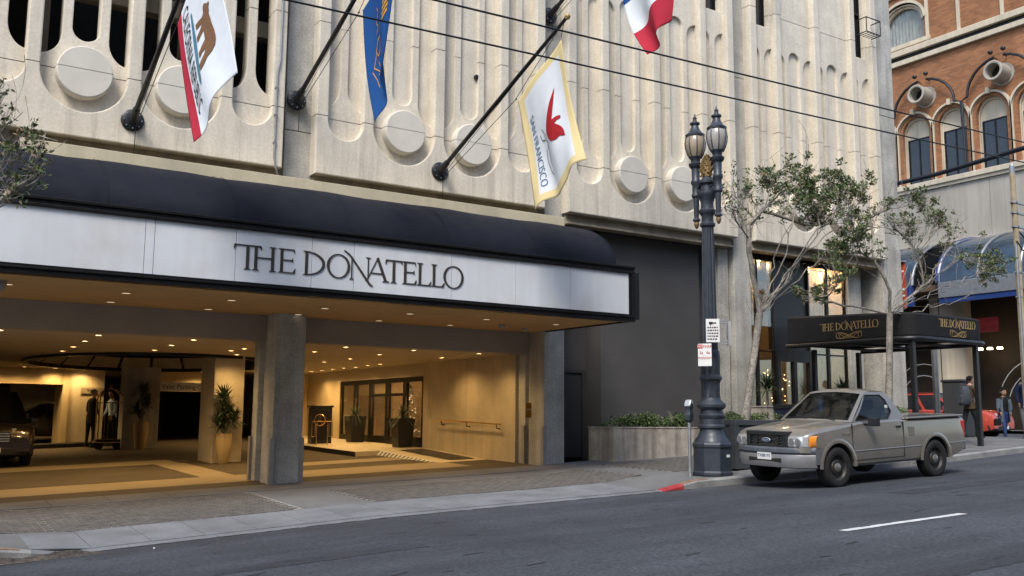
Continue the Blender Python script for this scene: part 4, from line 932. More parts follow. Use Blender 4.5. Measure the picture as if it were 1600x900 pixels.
# ---- signs strapped on the lamp post
def sign(name, label, loc, ang, w, h, marks):
    t = thing(name, label, 'sign', loc, ang)
    MB().box(-w/2, w/2, -.004, 0, -h/2, h/2).build('plate', M['white'], t, bevel=.002)
    for (a, b, c_, d, m) in marks:
        MB().box(a, b, -.007, -.0045, c_, d).build('printed_mark', M[m], t)
    MB().box(-.02, .02, .001, .02, -h/2, h/2).build('back_strip', M['steel'], t)
    return t
random.seed(9)
marks = [(-.07,.0,.115,.165,'black'),(.0,.065,.13,.155,'black'),(-.05,-.035,.09,.115,'black')]
for r_ in range(5):
    z = .06-.055*r_; x = -.10
    while x < .09:
        l = random.uniform(.02, .045); marks.append((x, min(x+l, .105), z-.016, z+.012, 'letter')); x += l+.012
s1 = sign('camera_sign', 'white sign with black camera symbol strapped high on the lamp post', (13.02, 13.02, LZ+2.70), R(-42), .25, .44, marks)
for z in (-.2, .2): MB().box(.0, .30, .004, .02, z-.012, z+.012).build('strap', M['steel'], s1)
m2 = [(-.135,-.04,.12,.195,'red'),(-.125,-.05,.135,.18,'white')]
s2 = sign('parking_sign', 'white sign with red corner box, lower on the lamp post', (12.88, 13.10, LZ+2.24), R(-60), .26, .42, m2[:1])
def flat_text(body, size, loc, ang, m, parent, nm='lettering'):
    me = text_mesh(body, size, .002); stand(me, loc, (math.cos(ang), math.sin(ang), 0))
    return link(nm, me, M[m], parent)
flat_text('PARK', .075, (.055,-.008,.155), 0, 'red', s2); flat_text('2a   6a', .075, (0,-.008,.04), 0, 'red', s2); flat_text('MONDAY', .062, (0,-.008,-.06), 0, 'red', s2); flat_text('NO', .06, (-.09,-.009,.157), 0, 'white', s2)
s3 = sign('edge_on_sign', 'steel backed sign seen edge-on at the right of the lamp post', (13.53, 13.12, LZ+2.68), R(62), .30, .46, [])
MB().tube([(0,.01,.2),(-.02,.2,.2)], .008, 5).build('strap', M['steel'], s3); MB().tube([(0,.01,-.2),(-.02,.2,-.2)], .008, 5).build('strap', M['steel'], s3)
# ================================================================ PARKING METER
pmx, pmy = 12.73, 13.39
pmt = thing('parking_meter', 'single parking meter with dark head and pale dome beside the lamp post', 'parking meter', (pmx, pmy, zs(pmx, pmy)), R(20))
MB().tube([(0,0,0),(0,0,1.02)], .033, 12).build('post', M['steel'], pmt, smooth=True, sharp=50)
MB().ring([[(a*w, b*d, h) for a, b in ((-1,-1),(1,-1),(1,1),(-1,1))] for w, d, h in ((.035,.035,1.0),(.075,.05,1.05),(.085,.055,1.14),(.07,.05,1.19),(.062,.045,1.24),(.075,.05,1.30))]).build('housing', M['lampblue'], pmt, bevel=.01)
MB().prism([(-.085,1.30),(.085,1.30),(.085,1.34),(.05,1.40),(0,1.43),(-.05,1.40),(-.085,1.34)], -.06, .06).build('dome', mat('pale meter dome', (.5,.56,.60), .25, metal=.5, var=.1), pmt, bevel=.012)
MB().box(-.05,.05,-.064,-.061,1.315,1.36).build('display', M['glassdim'], pmt)
# ================================================================ PLANTERS
def leafball(mb, c, r, n, ls, mi=0, flat=1.0, spread=1.0):
    for _ in range(n):
        while True:
            p = Vector((random.uniform(-1,1), random.uniform(-1,1), random.uniform(-1,1)))
            if p.length < 1: break
        p = Vector(c)+Vector((p.x*r, p.y*r*spread, p.z*r*flat)); l = ls*random.uniform(.6,1.25)
        d = Vector((random.gauss(0,1), random.gauss(0,1), random.gauss(.35,.8))).normalized(); s = d.orthogonal().normalized()
        s = (Matrix.Rotation(random.random()*6.28, 3, d) @ s)*l*.24; nn = d.cross(s)*.25
        mb.cm = mi if not isinstance(mi, (list, tuple)) else random.choice(mi)
        mb.add([p, p+d*l*.45+s+nn, p+d*l, p+d*l*.45-s+nn], [(0,1,2,3)])
def dark_planter(x0, x1, y0, y1, label, seed):
    random.seed(seed)
    zb = zs((x0+x1)/2, y0); h = .96
    t = thing('planter_box', label, 'planter', ((x0+x1)/2, (y0+y1)/2, zb)); w, d = (x1-x0)/2, (y1-y0)/2
    b = MB(); b.box(-w+.03, w-.03, -d+.03, d-.03, .0, h-.1); b.build('box', M['planter'], t, bevel=.01)
    rm = MB(); rm.box(-w, w, -d, -d+.1, h-.11, h); rm.box(-w, w, d-.1, d, h-.11, h); rm.box(-w, -w+.1, -d+.101, d-.101, h-.11, h); rm.box(w-.1, w, -d+.101, d-.101, h-.11, h)
    rm.build('rim', M['planter'], t, bevel=.012)
    pn = MB()
    for a in (-w-.001, -.05, w-.099): pn.box(a, a+.1, -d, -d+.05, .0, h-.111)
    pn.box(-w, w, -d+.004, -d+.05, 0, .12)
    for a in (-d+.06, d-.1): pn.box(-w, -w+.05, a, a+.1, .0, h-.111)
    pn.build('battens', M['planter'], t, bevel=.006)
    MB().box(-w+.1, w-.1, -d+.1, d-.1, h-.099, h-.04).build('soil', M['soil'], t)
    hg = MB()
    for i in range(int(20*w*d*4)):
        leafball(hg, (random.uniform(-w+.08, w-.08), random.uniform(-d+.08, d-.08), h+random.uniform(.0,.10)), .11, 40, .05, [0,0,1,2,2], .6)
    o = hg.build('hedge', [M['hedge'], M['leafB'], M['leafA']], t, kind='stuff')
    return t
dark_planter(14.12, 16.1, 13.56, 14.55, 'slate grey planter box with low hedge right of the lamp post', 21)
dark_planter(18.7, 20.3, 13.45, 14.3, 'slate grey planter box with low hedge behind the pickup bed', 22)
# travertine planter by the charcoal wall
sp = thing('stone_planter', 'long streaked travertine planter with shrubs against the charcoal wall', 'planter', (15.2, 17.1, zs(15.2, 17.1)))
so_ = sp.location
zt = -.175
for a, b in ((13.93,14.62),(14.626,15.3),(15.306,15.98),(15.986,16.68)):
    MB().box(a-so_.x, b-so_.x, 0, .04, -.15, zt-so_.z-.03).build('stone_slab', M['travplanter'], sp, bevel=.004)
MB().box(13.93-so_.x, 13.969-so_.x, .042, .93, -.25, zt-so_.z-.03).build('stone_slab', M['travplanter'], sp, bevel=.004)
MB().box(13.915-so_.x, 16.70-so_.x, -.012, .12, zt-so_.z-.029, zt-so_.z).build('coping', M['travplanter'], sp, bevel=.004)
MB().box(13.915-so_.x, 14.04-so_.x, .121, .94, zt-so_.z-.029, zt-so_.z).build('coping', M['travplanter'], sp, bevel=.004)
MB().box(13.98-so_.x, 16.66-so_.x, .05, .94, .0, zt-so_.z-.08).build('soil', M['soil'], sp)
random.seed(31); sh = MB()
for (x, r, n) in ((14.35,.16,220),(14.75,.26,600),(15.1,.30,900),(15.45,.26,600),(15.9,.22,300),(16.25,.34,800),(16.45,.22,400),(14.1,.1,80)):
    for q in range(4):
        leafball(sh, (x-so_.x+random.uniform(-.12,.12), .42+random.uniform(-.2,.2), zt-so_.z+r*.4+random.uniform(-.05,.1)), r*.7, n//6, .075, [0,0,1,2,2], .8)
    for q in range(6):
        a = random.random()*6.28; x0 = x-so_.x
        sh.cm = 3; sh.tube([(x0, .42, zt-so_.z-.06), (x0+math.cos(a)*r*.5, .42+math.sin(a)*r*.4, zt-so_.z+r*.6), (x0+math.cos(a)*r*.8, .42+math.sin(a)*r*.6, zt-so_.z+r*1.15)], [.010,.007,.003], 4)
sh.build('shrubs', [M['hedge'], M['leafB'], M['leafA'], M['bark']], sp, kind='stuff')
# small travertine planter with a spiky plant by the lobby window, litter bin
def spiky(name, label, loc, h, n, spread, trunk=.35, heads=((0,0,0),), m='yucca', wid=.03, droop=.5):
    t = thing(name, label, 'plant', loc)
    tr = MB()
    for hd in heads: tr.tube([(0,0,0), (hd[0]*.5, hd[1]*.5, (trunk+hd[2])*.55), (hd[0], hd[1], trunk+hd[2])], [.035,.03,.025], 7)
    tr.build('stem', M['bark'], t)
    for hd in heads:
        lf = MB()
        for k in range(n):
            a = random.random()*6.283; e = random.uniform(-.35, 1.35); l = h*random.uniform(.7, 1.0)
            d = Vector((math.cos(a)*math.cos(e), math.sin(a)*math.cos(e), math.sin(e))); s = Vector((-math.sin(a), math.cos(a), 0))*wid/2
            p0 = Vector((hd[0], hd[1], trunk+hd[2]+random.uniform(-.15,.04))); p1 = p0+d*l*.5*spread; p2 = p0+d*l*spread+Vector((0,0,-droop*l*.35*math.cos(e)))
            lf.add([p0-s*.7, p0+s*.7, p1+s, p1-s, p2], [(0,1,2,3),(3,2,4)])
        lf.build('leaf_rosette', M[m], t)
    return t
random.seed(41)
zl = zs(19.3, 17.2)
p2_ = thing('stone_planter', 'small pale travertine planter below the curtained lobby window', 'planter', (19.28, 17.25, zl))
MB().box(-.5,.5,-.3,.3,0,.36-zl-.03).build('stone_slab', M['travplanter'], p2_, bevel=.006); MB().box(-.52,.52,-.32,.32,.36-zl-.029,.36-zl).build('coping', M['travplanter'], p2_, bevel=.004)
spiky('dracaena', 'spiky leaved plant in the planter under the curtained window', (19.15, 17.25, .36), .62, 130, 1.0, .5, wid=.035)
spiky('dracaena', 'spiky leaved plant right of the lobby door', (22.6, 17.6, zs(22.6,17.6)), .60, 120, 1.0, 1.35, wid=.035)
tb = thing('litter_bin', 'dark blue litter bin with pale label behind the pickup windscreen', 'bin', (19.45, 16.55, zs(19.45, 16.55)))
hb = .40-zs(19.45,16.55)
binm = mat('navy bin paint', (.014,.020,.045), .45, var=.1)
MB().box(-.45,.45,-.35,.35,0,hb-.12).build('body', binm, tb, bevel=.02); MB().box(-.47,.47,-.37,.37,hb-.118,hb).build('lid', M['blackplastic'], tb, bevel=.02)
MB().box(-.02,.22,-.376,-.371,hb-.09,hb-.05).build('label_strip', M['white'], tb); MB().box(.05,.24,-.356,-.352,hb-.28,hb-.25).build('label_strip', M['white'], tb)
# ================================================================ LOBBY WINDOWS OF THE LAST BAY
GY = 18.28; zb = zf(21.5, 18)-.02
rm = MB(); rm.add([(19.25,GY+.06,zb),(23.74,GY+.06,zb),(23.74,GY+5,zb),(19.25,GY+5,zb),(19.25,GY+.06,4.5),(23.74,GY+.06,4.5),(23.74,GY+5,4.5),(19.25,GY+5,4.5)], [(0,1,2,3),(4,7,6,5),(3,2,6,7),(0,3,7,4),(1,5,6,2)])
hpart(rm.build('lobby_room', mat('lobby plaster', (.40,.31,.20), .8, var=.25, scale=1)))
wins = [(19.27,19.95),(19.95,20.62),(22.06,22.9),(22.9,23.72)]
for a, b in wins:
    w_ = MB(); 
    for x0, x1 in ((a, a+.05), (b-.05, b)): w_.box(x0, x1, GY-.03, GY+.05, zb, 4.49)
    w_.box(a+.05, b-.05, GY-.028, GY+.048, zb, zb+.12); w_.box(a+.05, b-.05, GY-.028, GY+.048, 4.40, 4.49); w_.box(a+.05, b-.05, GY-.028, GY+.048, 1.86, 1.90)
    wo = w_.build('lobby_window', M['bronze']); hpart(wo)
    for z0, z1 in ((zb+.121,1.859),(1.901,4.399)): link('pane', MB().box(a+.051, b-.051, GY, GY+.008, z0, z1).mesh(), M['glasspane'], wo)
for a, b in ((19.3,19.75),(20.02,20.6),(22.1,22.88),(22.93,23.7)):
    n = int((b-a)/.012); rows = []
    for z in (zb+.05, 1.5, 4.45): rows.append([(a+(b-a)*i/n, GY+.62+.05*math.sin(i*.62)+.02*math.sin(i*.23+z), z) for i in range(n+1)])
    hpart(MB().ring(rows, False, False).build('curtain', M['curtain'], smooth=True, sharp=80))
de = MB()
for x0, x1 in ((20.63,20.75),(21.28,21.40),(21.93,22.05)): de.box(x0, x1, GY-.12, GY+.02, zb, 1.95)
de.box(20.751, 21.929, GY-.118, GY+.018, 1.62, 1.95); de.box(20.751, 21.929, GY-.117, GY+.017, zb, zb+.16)
do = de.build('entrance_door', M['black'], bevel=.006); hpart(do)
for x0, x1 in ((20.751,21.279),(21.401,21.929)): link('pane', MB().box(x0, x1, GY-.06, GY-.05, zb+.161, 1.619).mesh(), M['glasspane'], do)
hpart(MB().box(20.63, 22.05, GY+.03, GY+.2, 1.96, 4.49).build('transom_panel', M['black']))
fl_ = MB(); random.seed(6)
for i in range(70): fl_.lathe([(.002,-.015),(.016,0),(.002,.015)], (random.uniform(20.8,21.9), GY+random.uniform(.3,1.2), random.uniform(zb+.3,1.5)), 6)
hpart(fl_.build('fairy_lights', mat('warm fairy lights', (1,.8,.5), .5, var=0, emit=(1,.62,.28), estr=4), kind='stuff'))
bulb = bpy.data.lights.new('lobby_bulb', 'POINT'); bulb.energy = 26; bulb.color = (1,.66,.32); bulb.shadow_soft_size = .08
for k, (x, y) in enumerate(((19.6,18.62),(20.4,18.6),(22.5,18.6),(23.3,18.62),(21.2,19.8))):  # front four put ahead of the curtains to light them
    t = thing('lobby_downlight', 'lit warm lobby ceiling downlight ' + ['in the leftmost window bay','left of the entrance door','right of the entrance door','in the rightmost window bay','deep behind the entrance door'][k], 'downlight', (x, y, 4.49), group='lit downlights in the lobby')
    MB().lathe([(.09,-.006),(.09,-.001)], (0,0,0), 16).build('lens', M['lamp_on'], t); MB().lathe([(.091,-.001),(.091,-.014),(.12,-.012),(.122,-.001)], (0,0,0), 16, caps=False).build('trim', M['ceil'], t)
    lo = bpy.data.objects.new('bulb', bulb); C.objects.link(lo); lo.parent = t; lo.location = (0,0,-.12)
bulb2 = bpy.data.lights.new('lobby_bulb_b', 'POINT'); bulb2.energy = 30; bulb2.color = (1,.66,.32); bulb2.shadow_soft_size = .1
for k, (x, y) in enumerate(((WX+1.5,24.6),(WX+2.6,27.4))):
    t = thing('lobby_lamp', 'lit warm ceiling lamp behind the ' + ['nearer','farther'][k] + ' glazed side doors', 'lamp', (x, y, 1.29), group='ceiling lamps behind the glazed side doors')
    MB().lathe([(.10,-.03),(.12,-.001)], (0,0,0), 16).build('lens', M['lamp_on'], t); MB().lathe([(.121,-.001),(.13,-.03),(.105,-.034)], (0,0,0), 16, caps=False).build('trim', M['brass'], t)
    lo = bpy.data.objects.new('bulb', bulb2); C.objects.link(lo); lo.parent = t; lo.location = (0,0,-.12)
# ================================================================ SMALL MARQUEE
MX0, MX1, MY0, MY1 = 20.0, 23.0, 13.55, 17.25
mq = thing('door_marquee', 'small black marquee with gold THE DONATELLO lettering over the lobby door', 'marquee', (21.5, 15.6, zs(21.5, 15.6)))
mo = Vector(mq.location)
def mp(o): o.parent = mq; o.location = -mo; return o
def outline(inset=0, r=.35, n=6):
    x0, x1, y0, y1 = MX0+inset, MX1-inset, MY0+inset, MY1
    p = [(x0, y1)]
    p += [(x0+r-r*math.sin(R(90-90*i/n)) if False else x0+r-r*math.cos(R(90*i/n)), y0+r-r*math.sin(R(90*i/n))) for i in range(n+1)]
    p += [(x1-r+r*math.sin(R(90*i/n)), y0+r-r*math.cos(R(90*i/n))) for i in range(n+1)]
    p += [(x1, y1)]
    return p
ol_ = outline()
def ztop(y): return 2.50+.18*(y-MY0)/(MY1-MY0)
rowsm = [[(x, y, 2.02) for x, y in ol_], [(x, y, ztop(y)) for x, y in ol_], [(x+(21.5-x)*.03, y+(15.6-y)*.03, ztop(y)+.05) for x, y in ol_]]
mp(MB().ring(rowsm, True, True).build('fabric_skirt', mat('black marquee canvas', (.010,.010,.011), .8, var=.2, scale=2, spec=.3), None))
ol2 = outline(-.05, .42)
mp(MB().tube([(x, y, 1.93) for x, y in ol2], .062, 10).build('tube_frame', M['black'], None, smooth=True, sharp=60))
cb = MB()
for y in (14.5, 15.6, 16.7): cb.box(MX0, MX1, y-.03, y+.03, 1.90, 1.96)
for x in (20.6, 22.4): cb.box(x-.02, x+.02, MY0, MY1, 1.965, 2.015)
mp(cb.build('cross_bars', M['black'], None))
for (x, y) in ((20.12, 13.66), (22.62, 13.62), (20.85, 17.1), (22.7, 17.1)):
    mp(MB().box(x-.055, x+.055, y-.055, y+.055, zs(x, y), 1.88).build('post', M['black'], None, bevel=.008))
wspan = WORD[-1][2]-WORD[0][1]
def donatello(length, h, to_world, depth_dir):
    k = length/wspan; mes = []
    for i, (ch, a, b) in enumerate(WORD):
        m_ = letter(ch, (a-WORD[0][1])*k, (b-WORD[0][1])*k, 0, h, -.004-.0006*(i % 2), .0)
        mes.append(m_)
    for m_ in mes:
        m_.v = [to_world(*p) for p in m_.v]
        mp(m_.build('letter', M['gold']))
    fl = MB(); c_ = length/2; s_ = length*.17
    def curve(fn, n=28): return [to_world(*fn(i/n)) for i in range(n+1)]
    fl.tube(curve(lambda t: (c_+s_*1.3*math.sin(2*math.pi*t), -.005, -h*.75+h*.42*math.sin(4*math.pi*t))), h*.032, 5)
    fl.tube(curve(lambda t: (c_+s_*1.0*math.sin(2*math.pi*t+.6), -.009, -h*.82+h*.34*math.sin(4*math.pi*t+.9))), h*.028, 5)
    fl.tube(curve(lambda t: (c_+s_*(2*t-1)*1.35, -.007, -h*.35-h*.8*math.sin(math.pi*t)**2)), h*.028, 5)
    mp(fl.build('flourish', M['gold'], smooth=True))
donatello(1.50, .19, lambda a, d, z: (21.05+a, MY0-.004+d, 2.255+z), None)
donatello(1.72, .19, lambda a, d, z: (MX0-.004+d, 16.18-a, 2.255+z), None)
# ================================================================ TREES
def tree(name, label, base, trunk_pts, clusters, seed, leaf, dens, r0, group, mi=(0,0,0,1,1,1,1,2), twigs=9, bare=60):
    random.seed(seed)
    t = thing(name, label, 'tree', base, group=group); B = Vector(base)
    nodes = []; par = []
    for i, p in enumerate(trunk_pts): nodes.append(Vector(p)-B); par.append(i-1)
    nt_ = len(nodes)
    cl = sorted(clusters, key=lambda c: (Vector(c[:3])-B-nodes[-1]).length)
    fork = nt_-1; ends = []
    def grow(a, b, n, wob):
        i = a; pa = nodes[a].copy(); d = b-pa
        bend = Vector((random.uniform(-1,1), random.uniform(-1,1), random.uniform(-.4,.2)))*wob*d.length
        for k in range(1, n+1):
            f = k/n; p = pa+d*f+bend*math.sin(math.pi*f)*.5+Vector([random.uniform(-1,1) for _ in range(3)])*.015*d.length
            if k == n: p = b
            nodes.append(p); par.append(i); i = len(nodes)-1
        return i
    lead = set(id(c) for c in sorted(clusters, key=lambda c: -c[2]*1.0-.4*abs(c[0]-B.x))[:7])
    for c in cl:
        tgt = Vector(c[:3])-B; best = None
        for j in range(fork, len(nodes)):
            dv = tgt-nodes[j]; L_ = dv.length
            cost = L_ + max(0, .35*L_-dv.z)*.8 + (0 if j != fork else -.15)
            dep = 0; q = j
            while q > fork: q = par[q]; dep += 1
            cost += .02*dep
            if best is None or cost < best[0]: best = (cost, j, L_)
        if id(c) in lead: best = (0, fork, (tgt-nodes[fork]).length)
        j = best[1]; n = max(3, int(best[2]/.28))
        e = grow(j, tgt-Vector((0,0,c[3]*.5)), n, .16); ends.append((e, c))
    tw = []
    for e, c in ends:
        for q in range(twigs):
            v = Vector((random.gauss(0,.6), random.gauss(0,.6), random.gauss(.25,.55)))
            f_ = nodes[e]+Vector((0,0,c[3]*.45))+v*c[3]
            st = e
            for _ in range(random.randint(0, 2)): st = par[st] if st > fork else st
            k = grow(st, f_, 3, .25); tw.append((k, c))
    for q in range(bare):
        j = random.randrange(fork, len(nodes)); d = Vector((random.gauss(0,.5), random.gauss(0,.5), random.gauss(.45,.5)))*random.uniform(.2,.55)
        grow(j, nodes[j]+d, 3, .25)
    w = [0.0]*len(nodes); ch = [[] for _ in nodes]
    for i in range(len(nodes)-1, -1, -1):
        if not ch[i]: w[i] = 1.0
        if par[i] >= 0: ch[par[i]].append(i); w[par[i]] += w[i]
    tot = w[fork]
    def rad(i): return max(.0042, r0*(w[i]/tot)**.56)
    wood = MB(); trunk = MB()
    trunk.tube([nodes[i] for i in range(nt_)], [r0*(1.35 if i == 0 else 1.0+.12*(nt_-1-i)/nt_) for i in range(nt_)], 12)
    done = set()
    for i in range(nt_, len(nodes)):
        if par[i] >= fork and (par[i] == fork or ch[par[i]][0] != i) or (par[i] == fork):
            chain = [par[i], i]; k = i
            while ch[k]:
                k = ch[k][0]; chain.append(k)
            rr = [rad(chain[1])] + [rad(q) for q in chain[1:]]
            wood.tube([nodes[q] for q in chain], rr, 7 if rr[0] > .015 else 4, caps=False)
    trunk.build('trunk', M['bark'], t, smooth=True, sharp=70); wood.build('limbs', M['bark'], t, smooth=True, sharp=70)
    lf = MB()
    for k, c in tw:
        n = int(dens*c[4]*(c[3]/.3)**1.2); r_ = c[3]*.30
        leafball(lf, nodes[k], r_, n, leaf, mi, .8)
    lf.build('crown', [M['leafB'], M['leafA'], M['leafC']], t)
    return t
GT = 'street trees along the kerb'
tree('street_tree', 'leaning pale-barked street tree growing from the planter beside the lamp post', (14.85, 14.0, zs(14.85,14)+.9), [(14.85,14.0,-.08),(14.98,14.0,.5),(15.16,14.0,1.28),(15.38,14.0,2.23)], CL1, 51, .082, 40, .075, GT, twigs=15, bare=260)
tree('street_tree', 'sparse forked street tree rising in front of the small black marquee', (19.34, 13.85, zs(19.3,13.85)+.9), [(19.34,13.85,.05),(19.42,13.8,1.2),(19.47,13.8,1.9),(19.52,13.8,2.48)], CL2, 52, .078, 38, .072, GT, twigs=14, bare=280)
tree('street_tree', 'olive-leaved tree whose branches enter at the left edge above the canopy', (.12, 12.95, zs(.1,13)), [(.12,13.4,zs(.1,13)),(.2,13.3,0),(.25,13.2,1.2),(.35,13.1,2.0)], CL3, 53, .075, 22, .05, GT, (1,1,1,0,2), 8, 60)
# ================================================================ VEHICLES
def wheel(parent, loc, r, w, rim, side, hub='hub', holes=True):
    """axle along local y; side = -1 shows its face to -y"""
    t = bpy.data.objects.new('wheel', None); C.objects.link(t); t.parent = parent; t.location = loc
    k = .62
    MB().lathe([(r*k,-w*.42),(r*.80,-w*.5),(r*.94,-w*.46),(r,-w*.33),(r,w*.33),(r*.94,w*.46),(r*.80,w*.5),(r*k,w*.42)], (0,0,0), 40, 'y', caps=False).build('tyre', M['rubber'], t, smooth=True, sharp=45)
    s = side
    prof = [(r*k,w*.42*s),(r*k*.97,w*.40*s),(r*k*.90,w*.22*s),(r*k*.62,w*.20*s),(r*k*.55,w*.30*s),(r*k*.34,w*.33*s),(.001,w*.33*s)]
    MB().lathe(prof, (0,0,0), 32, 'y', caps=False).build('rim', rim, t, smooth=True, sharp=35)
    MB().lathe([(r*k*.36,w*.30*s),(r*k*.34,w*.40*s),(r*k*.2,w*.47*s),(.001,w*.49*s)], (0,0,0), 20, 'y', caps=False).build('hub_cap', M[hub], t, smooth=True, sharp=40)
    if holes:
        h = MB()
        for q in range(8):
            a = q*math.pi/4; h.lathe([(.022,w*.228*s),(.022,w*.20*s)], (math.cos(a)*r*k*.76, 0, math.sin(a)*r*k*.76), 10, 'y')
        h.build('rim_holes', M['void'], t, kind='stuff')
    return t
def car_body(parent, L_, hw_fn, top_fn, bot_fn, stations, mat_, ns=9, nt=9, camber=.04, tuck=.06, name='body'):
    """shell over stations u: sides (curved), top deck; lower edge follows bot_fn (wheel arches)"""
    rows = []
    for u in stations:
        hw, tz, bz = hw_fn(u), top_fn(u), bot_fn(u); row = []
        def sv(z):       # half width at height: slight belly, tuck at sill and shoulder
            f = (z-.35)/max(.01, tz-.35); return hw*(1-.035*max(0, f-.55)**1.5*3.0) - tuck*max(0, .30-f*.6)*max(0, .35-f)*4 if f < 1.2 else hw
        zs_ = [bz+(tz-.045-bz)*i/ns for i in range(ns+1)]
        left = [(u, -sv(z), z) for z in zs_] + [(u, -sv(tz)+.018, tz-.018), (u, -sv(tz)+.055, tz-.004)]
        n = nt; wi = sv(tz)-.055
        topr = [(u, -wi+2*wi*i/n, tz-.004+camber*(1-((2*i/n)-1)**2)) for i in range(1, n)]
        right = [(a, -b, c_) for a, b, c_ in reversed(left)]
        rows.append(left+topr+right)
    mb = MB(); mb.ring(rows, False, False)
    for r_, rev in ((rows[0], False), (rows[-1], True)):
        m_ = len(r_)//2
        n0 = len(mb.v); mb.v += r_
        for i in range(m_):
            j = len(r_)-1-i
            if j-1 > i+1 or True:
                a, b, c_, d = n0+i, n0+i+1, n0+j-1, n0+j
                if len({a,b,c_,d}) == 4: mb.f.append((a,b,c_,d)); mb.m.append(0)
                elif len({a,b,c_,d}) == 3: mb.f.append(tuple(dict.fromkeys((a,b,c_,d)))); mb.m.append(0)
                if i+1 >= m_: break
    return mb.build(name, mat_, parent, smooth=True, sharp=32)
def arch(u, centers, r, base):
    b = base
    for c_, zc in centers:
        d = abs(u-c_)
        if d < r: b = max(b, zc+math.sqrt(max(0, r*r-d*d)))
    return b
def stations(L_, centers, r, step=.08, extra=()):
    s = set(round(x, 4) for x in lin(0, L_, int(L_/step))) | set(extra)
    for c_, _ in centers:
        for k in range(-12, 13): s.add(round(c_+r*math.sin(k*math.pi/24)*.9999, 4))
    return sorted(s)
def greenhouse(parent, base, roof, hwb, hwr, mat_, panes, th=.0, pillar=.055, roof_camber=.04):
    """base: (u_front, z), (u_rear, z); roof: (u_front, z), (u_rear, z). panes: list of side windows as fractions"""
    (uf, zf_), (ur, zr_) = base; (rf, zt1), (rr, zt2) = roof
    def side(f, g, s):  # f along 0..1, g up 0..1
        b = Vector((uf+(ur-uf)*f, hwb*s, zf_+(zr_-zf_)*f)); t = Vector((rf+(rr-rf)*f, hwr*s, zt1+(zt2-zt1)*f)); p = b+(t-b)*g
        p.y += s*.02*math.sin(math.pi*g); return p
    mb = MB()
    N = 8
    # roof skin
    rows = []
    for i in range(9):
        f = i/8; x = rf+(rr-rf)*f; z = zt1+(zt2-zt1)*f+.018*math.sin(math.pi*f)
        rows.append([(x, hwr*(2*j/N-1), z+roof_camber*(1-(2*j/N-1)**2)) for j in range(N+1)])
    mb.ring(rows, False, False)
    def strip(pts_a, pts_b): mb.ring([pts_a, pts_b], False, False)
    return side, mb
# ---------------------------------------------------------------- pickup truck
TX, TY = 12.95, 11.66
tr_z = [zr(13.67, 10.9), zr(16.5, 10.9)]; slope = (tr_z[1]-tr_z[0])/2.83
tk = thing('pickup_truck', 'pewter two-door pickup truck parked at the kerb facing left', 'pickup truck', (TX, TY, zr(TX, 10.9)))
tk.rotation_euler = (0.02, -math.atan(slope), 0)
TL = 4.50; FWc, RWc, WR = .75, 3.53, .345
cent = [(FWc, WR), (RWc, WR)]; AR = .415
def hwT(u):
    if u < .45: return interp(u, [0,.02,.05,.10,.15,.22,.30,.45], [.66,.71,.755,.795,.818,.84,.855,.865])
    if u > 4.34: return .865-.02*(u-4.34)/.16
    return .865
def topT(u): return interp(u, [0,.03,.08,.16,.30,1.24,1.31,2.58,2.64,4.50], [.845,.89,.925,.955,.985,1.08,1.10,1.112,1.09,1.09])
def botT(u): return arch(u, cent, AR, interp(u, [0,.30,.42,4.1,4.50], [.62,.60,.37,.37,.50]))
car_body(tk, TL, hwT, topT, botT, stations(TL, cent, AR, .07, (.03,.1,.2)), M['arizona'], camber=.045)
# front fender flares and rear flare
for c_ in (FWc, RWc):
    for s in (-1, 1):
        rows = []
        for k in range(25):
            a = math.pi*k/24; rows.append([(c_+math.cos(a)*rr, s*(.865+o_), WR+math.sin(a)*rr) for rr, o_ in ((AR-.002,-.10),(AR-.004,.012),(AR+.035,.022),(AR+.075,.004))])
        MB().ring(rows, False, False).build('arch_flare', M['arizona'], tk, smooth=True, sharp=50)
        MB().ring([[(c_+math.cos(math.pi*k/16)*AR*.99, s*y, WR+math.sin(math.pi*k/16)*AR*.99) for y in (.84,.45)] for k in range(17)], False, False).build('arch_liner', M['void'], tk)
MB().box(.25, 4.3, -.70, .70, .34, .56).build('underbody', M['void'], tk)
MB().box(1.2, 3.08, -.845, .845, .345, .40).build('sill', M['blackplastic'], tk)
# character line and panel gaps
for s in (-1, 1):
    gp = MB()
    for u in (1.14, 2.57): gp.box(u, u+.010, s*.858-.012, s*.858+.012, .44, 1.06)
    gp.box(1.151, 2.569, s*.846-.014, s*.846+.014, .4401, .448)
    gp.build('door_gap', M['void'], tk, kind='stuff')
for s in (-1, 1):
    MB().add([(1.19,s*.868,.610),(3.08,s*.868,.620),(3.08,s*.874,.607),(1.19,s*.874,.597),(3.08,s*.868,.594),(1.19,s*.868,.584)], [(0,1,2,3),(3,2,4,5)]).build('crease_line', M['arizona'], tk)
    MB().add([(3.97,s*.868,.625),(4.46,s*.862,.635),(4.46,s*.868,.622),(3.97,s*.874,.612),(4.46,s*.862,.609),(3.97,s*.868,.599)], [(0,1,2,3),(3,2,4,5)]).build('crease_line', M['arizona'], tk)
    MB().box(2.37, 2.49, s*.872-.012, s*.872+.012, .955, .995).build('door_handle', M['blackplastic'], tk, bevel=.006)
    MB().box(2.74, 2.90, s*.8665-.003, s*.8665+.003, .80, .96).build('fuel_door', M['arizona'], tk, bevel=.012)
flat_text('RANGER', .055, (.98, -.869, .905), 0, 'arizona', tk, 'badge')
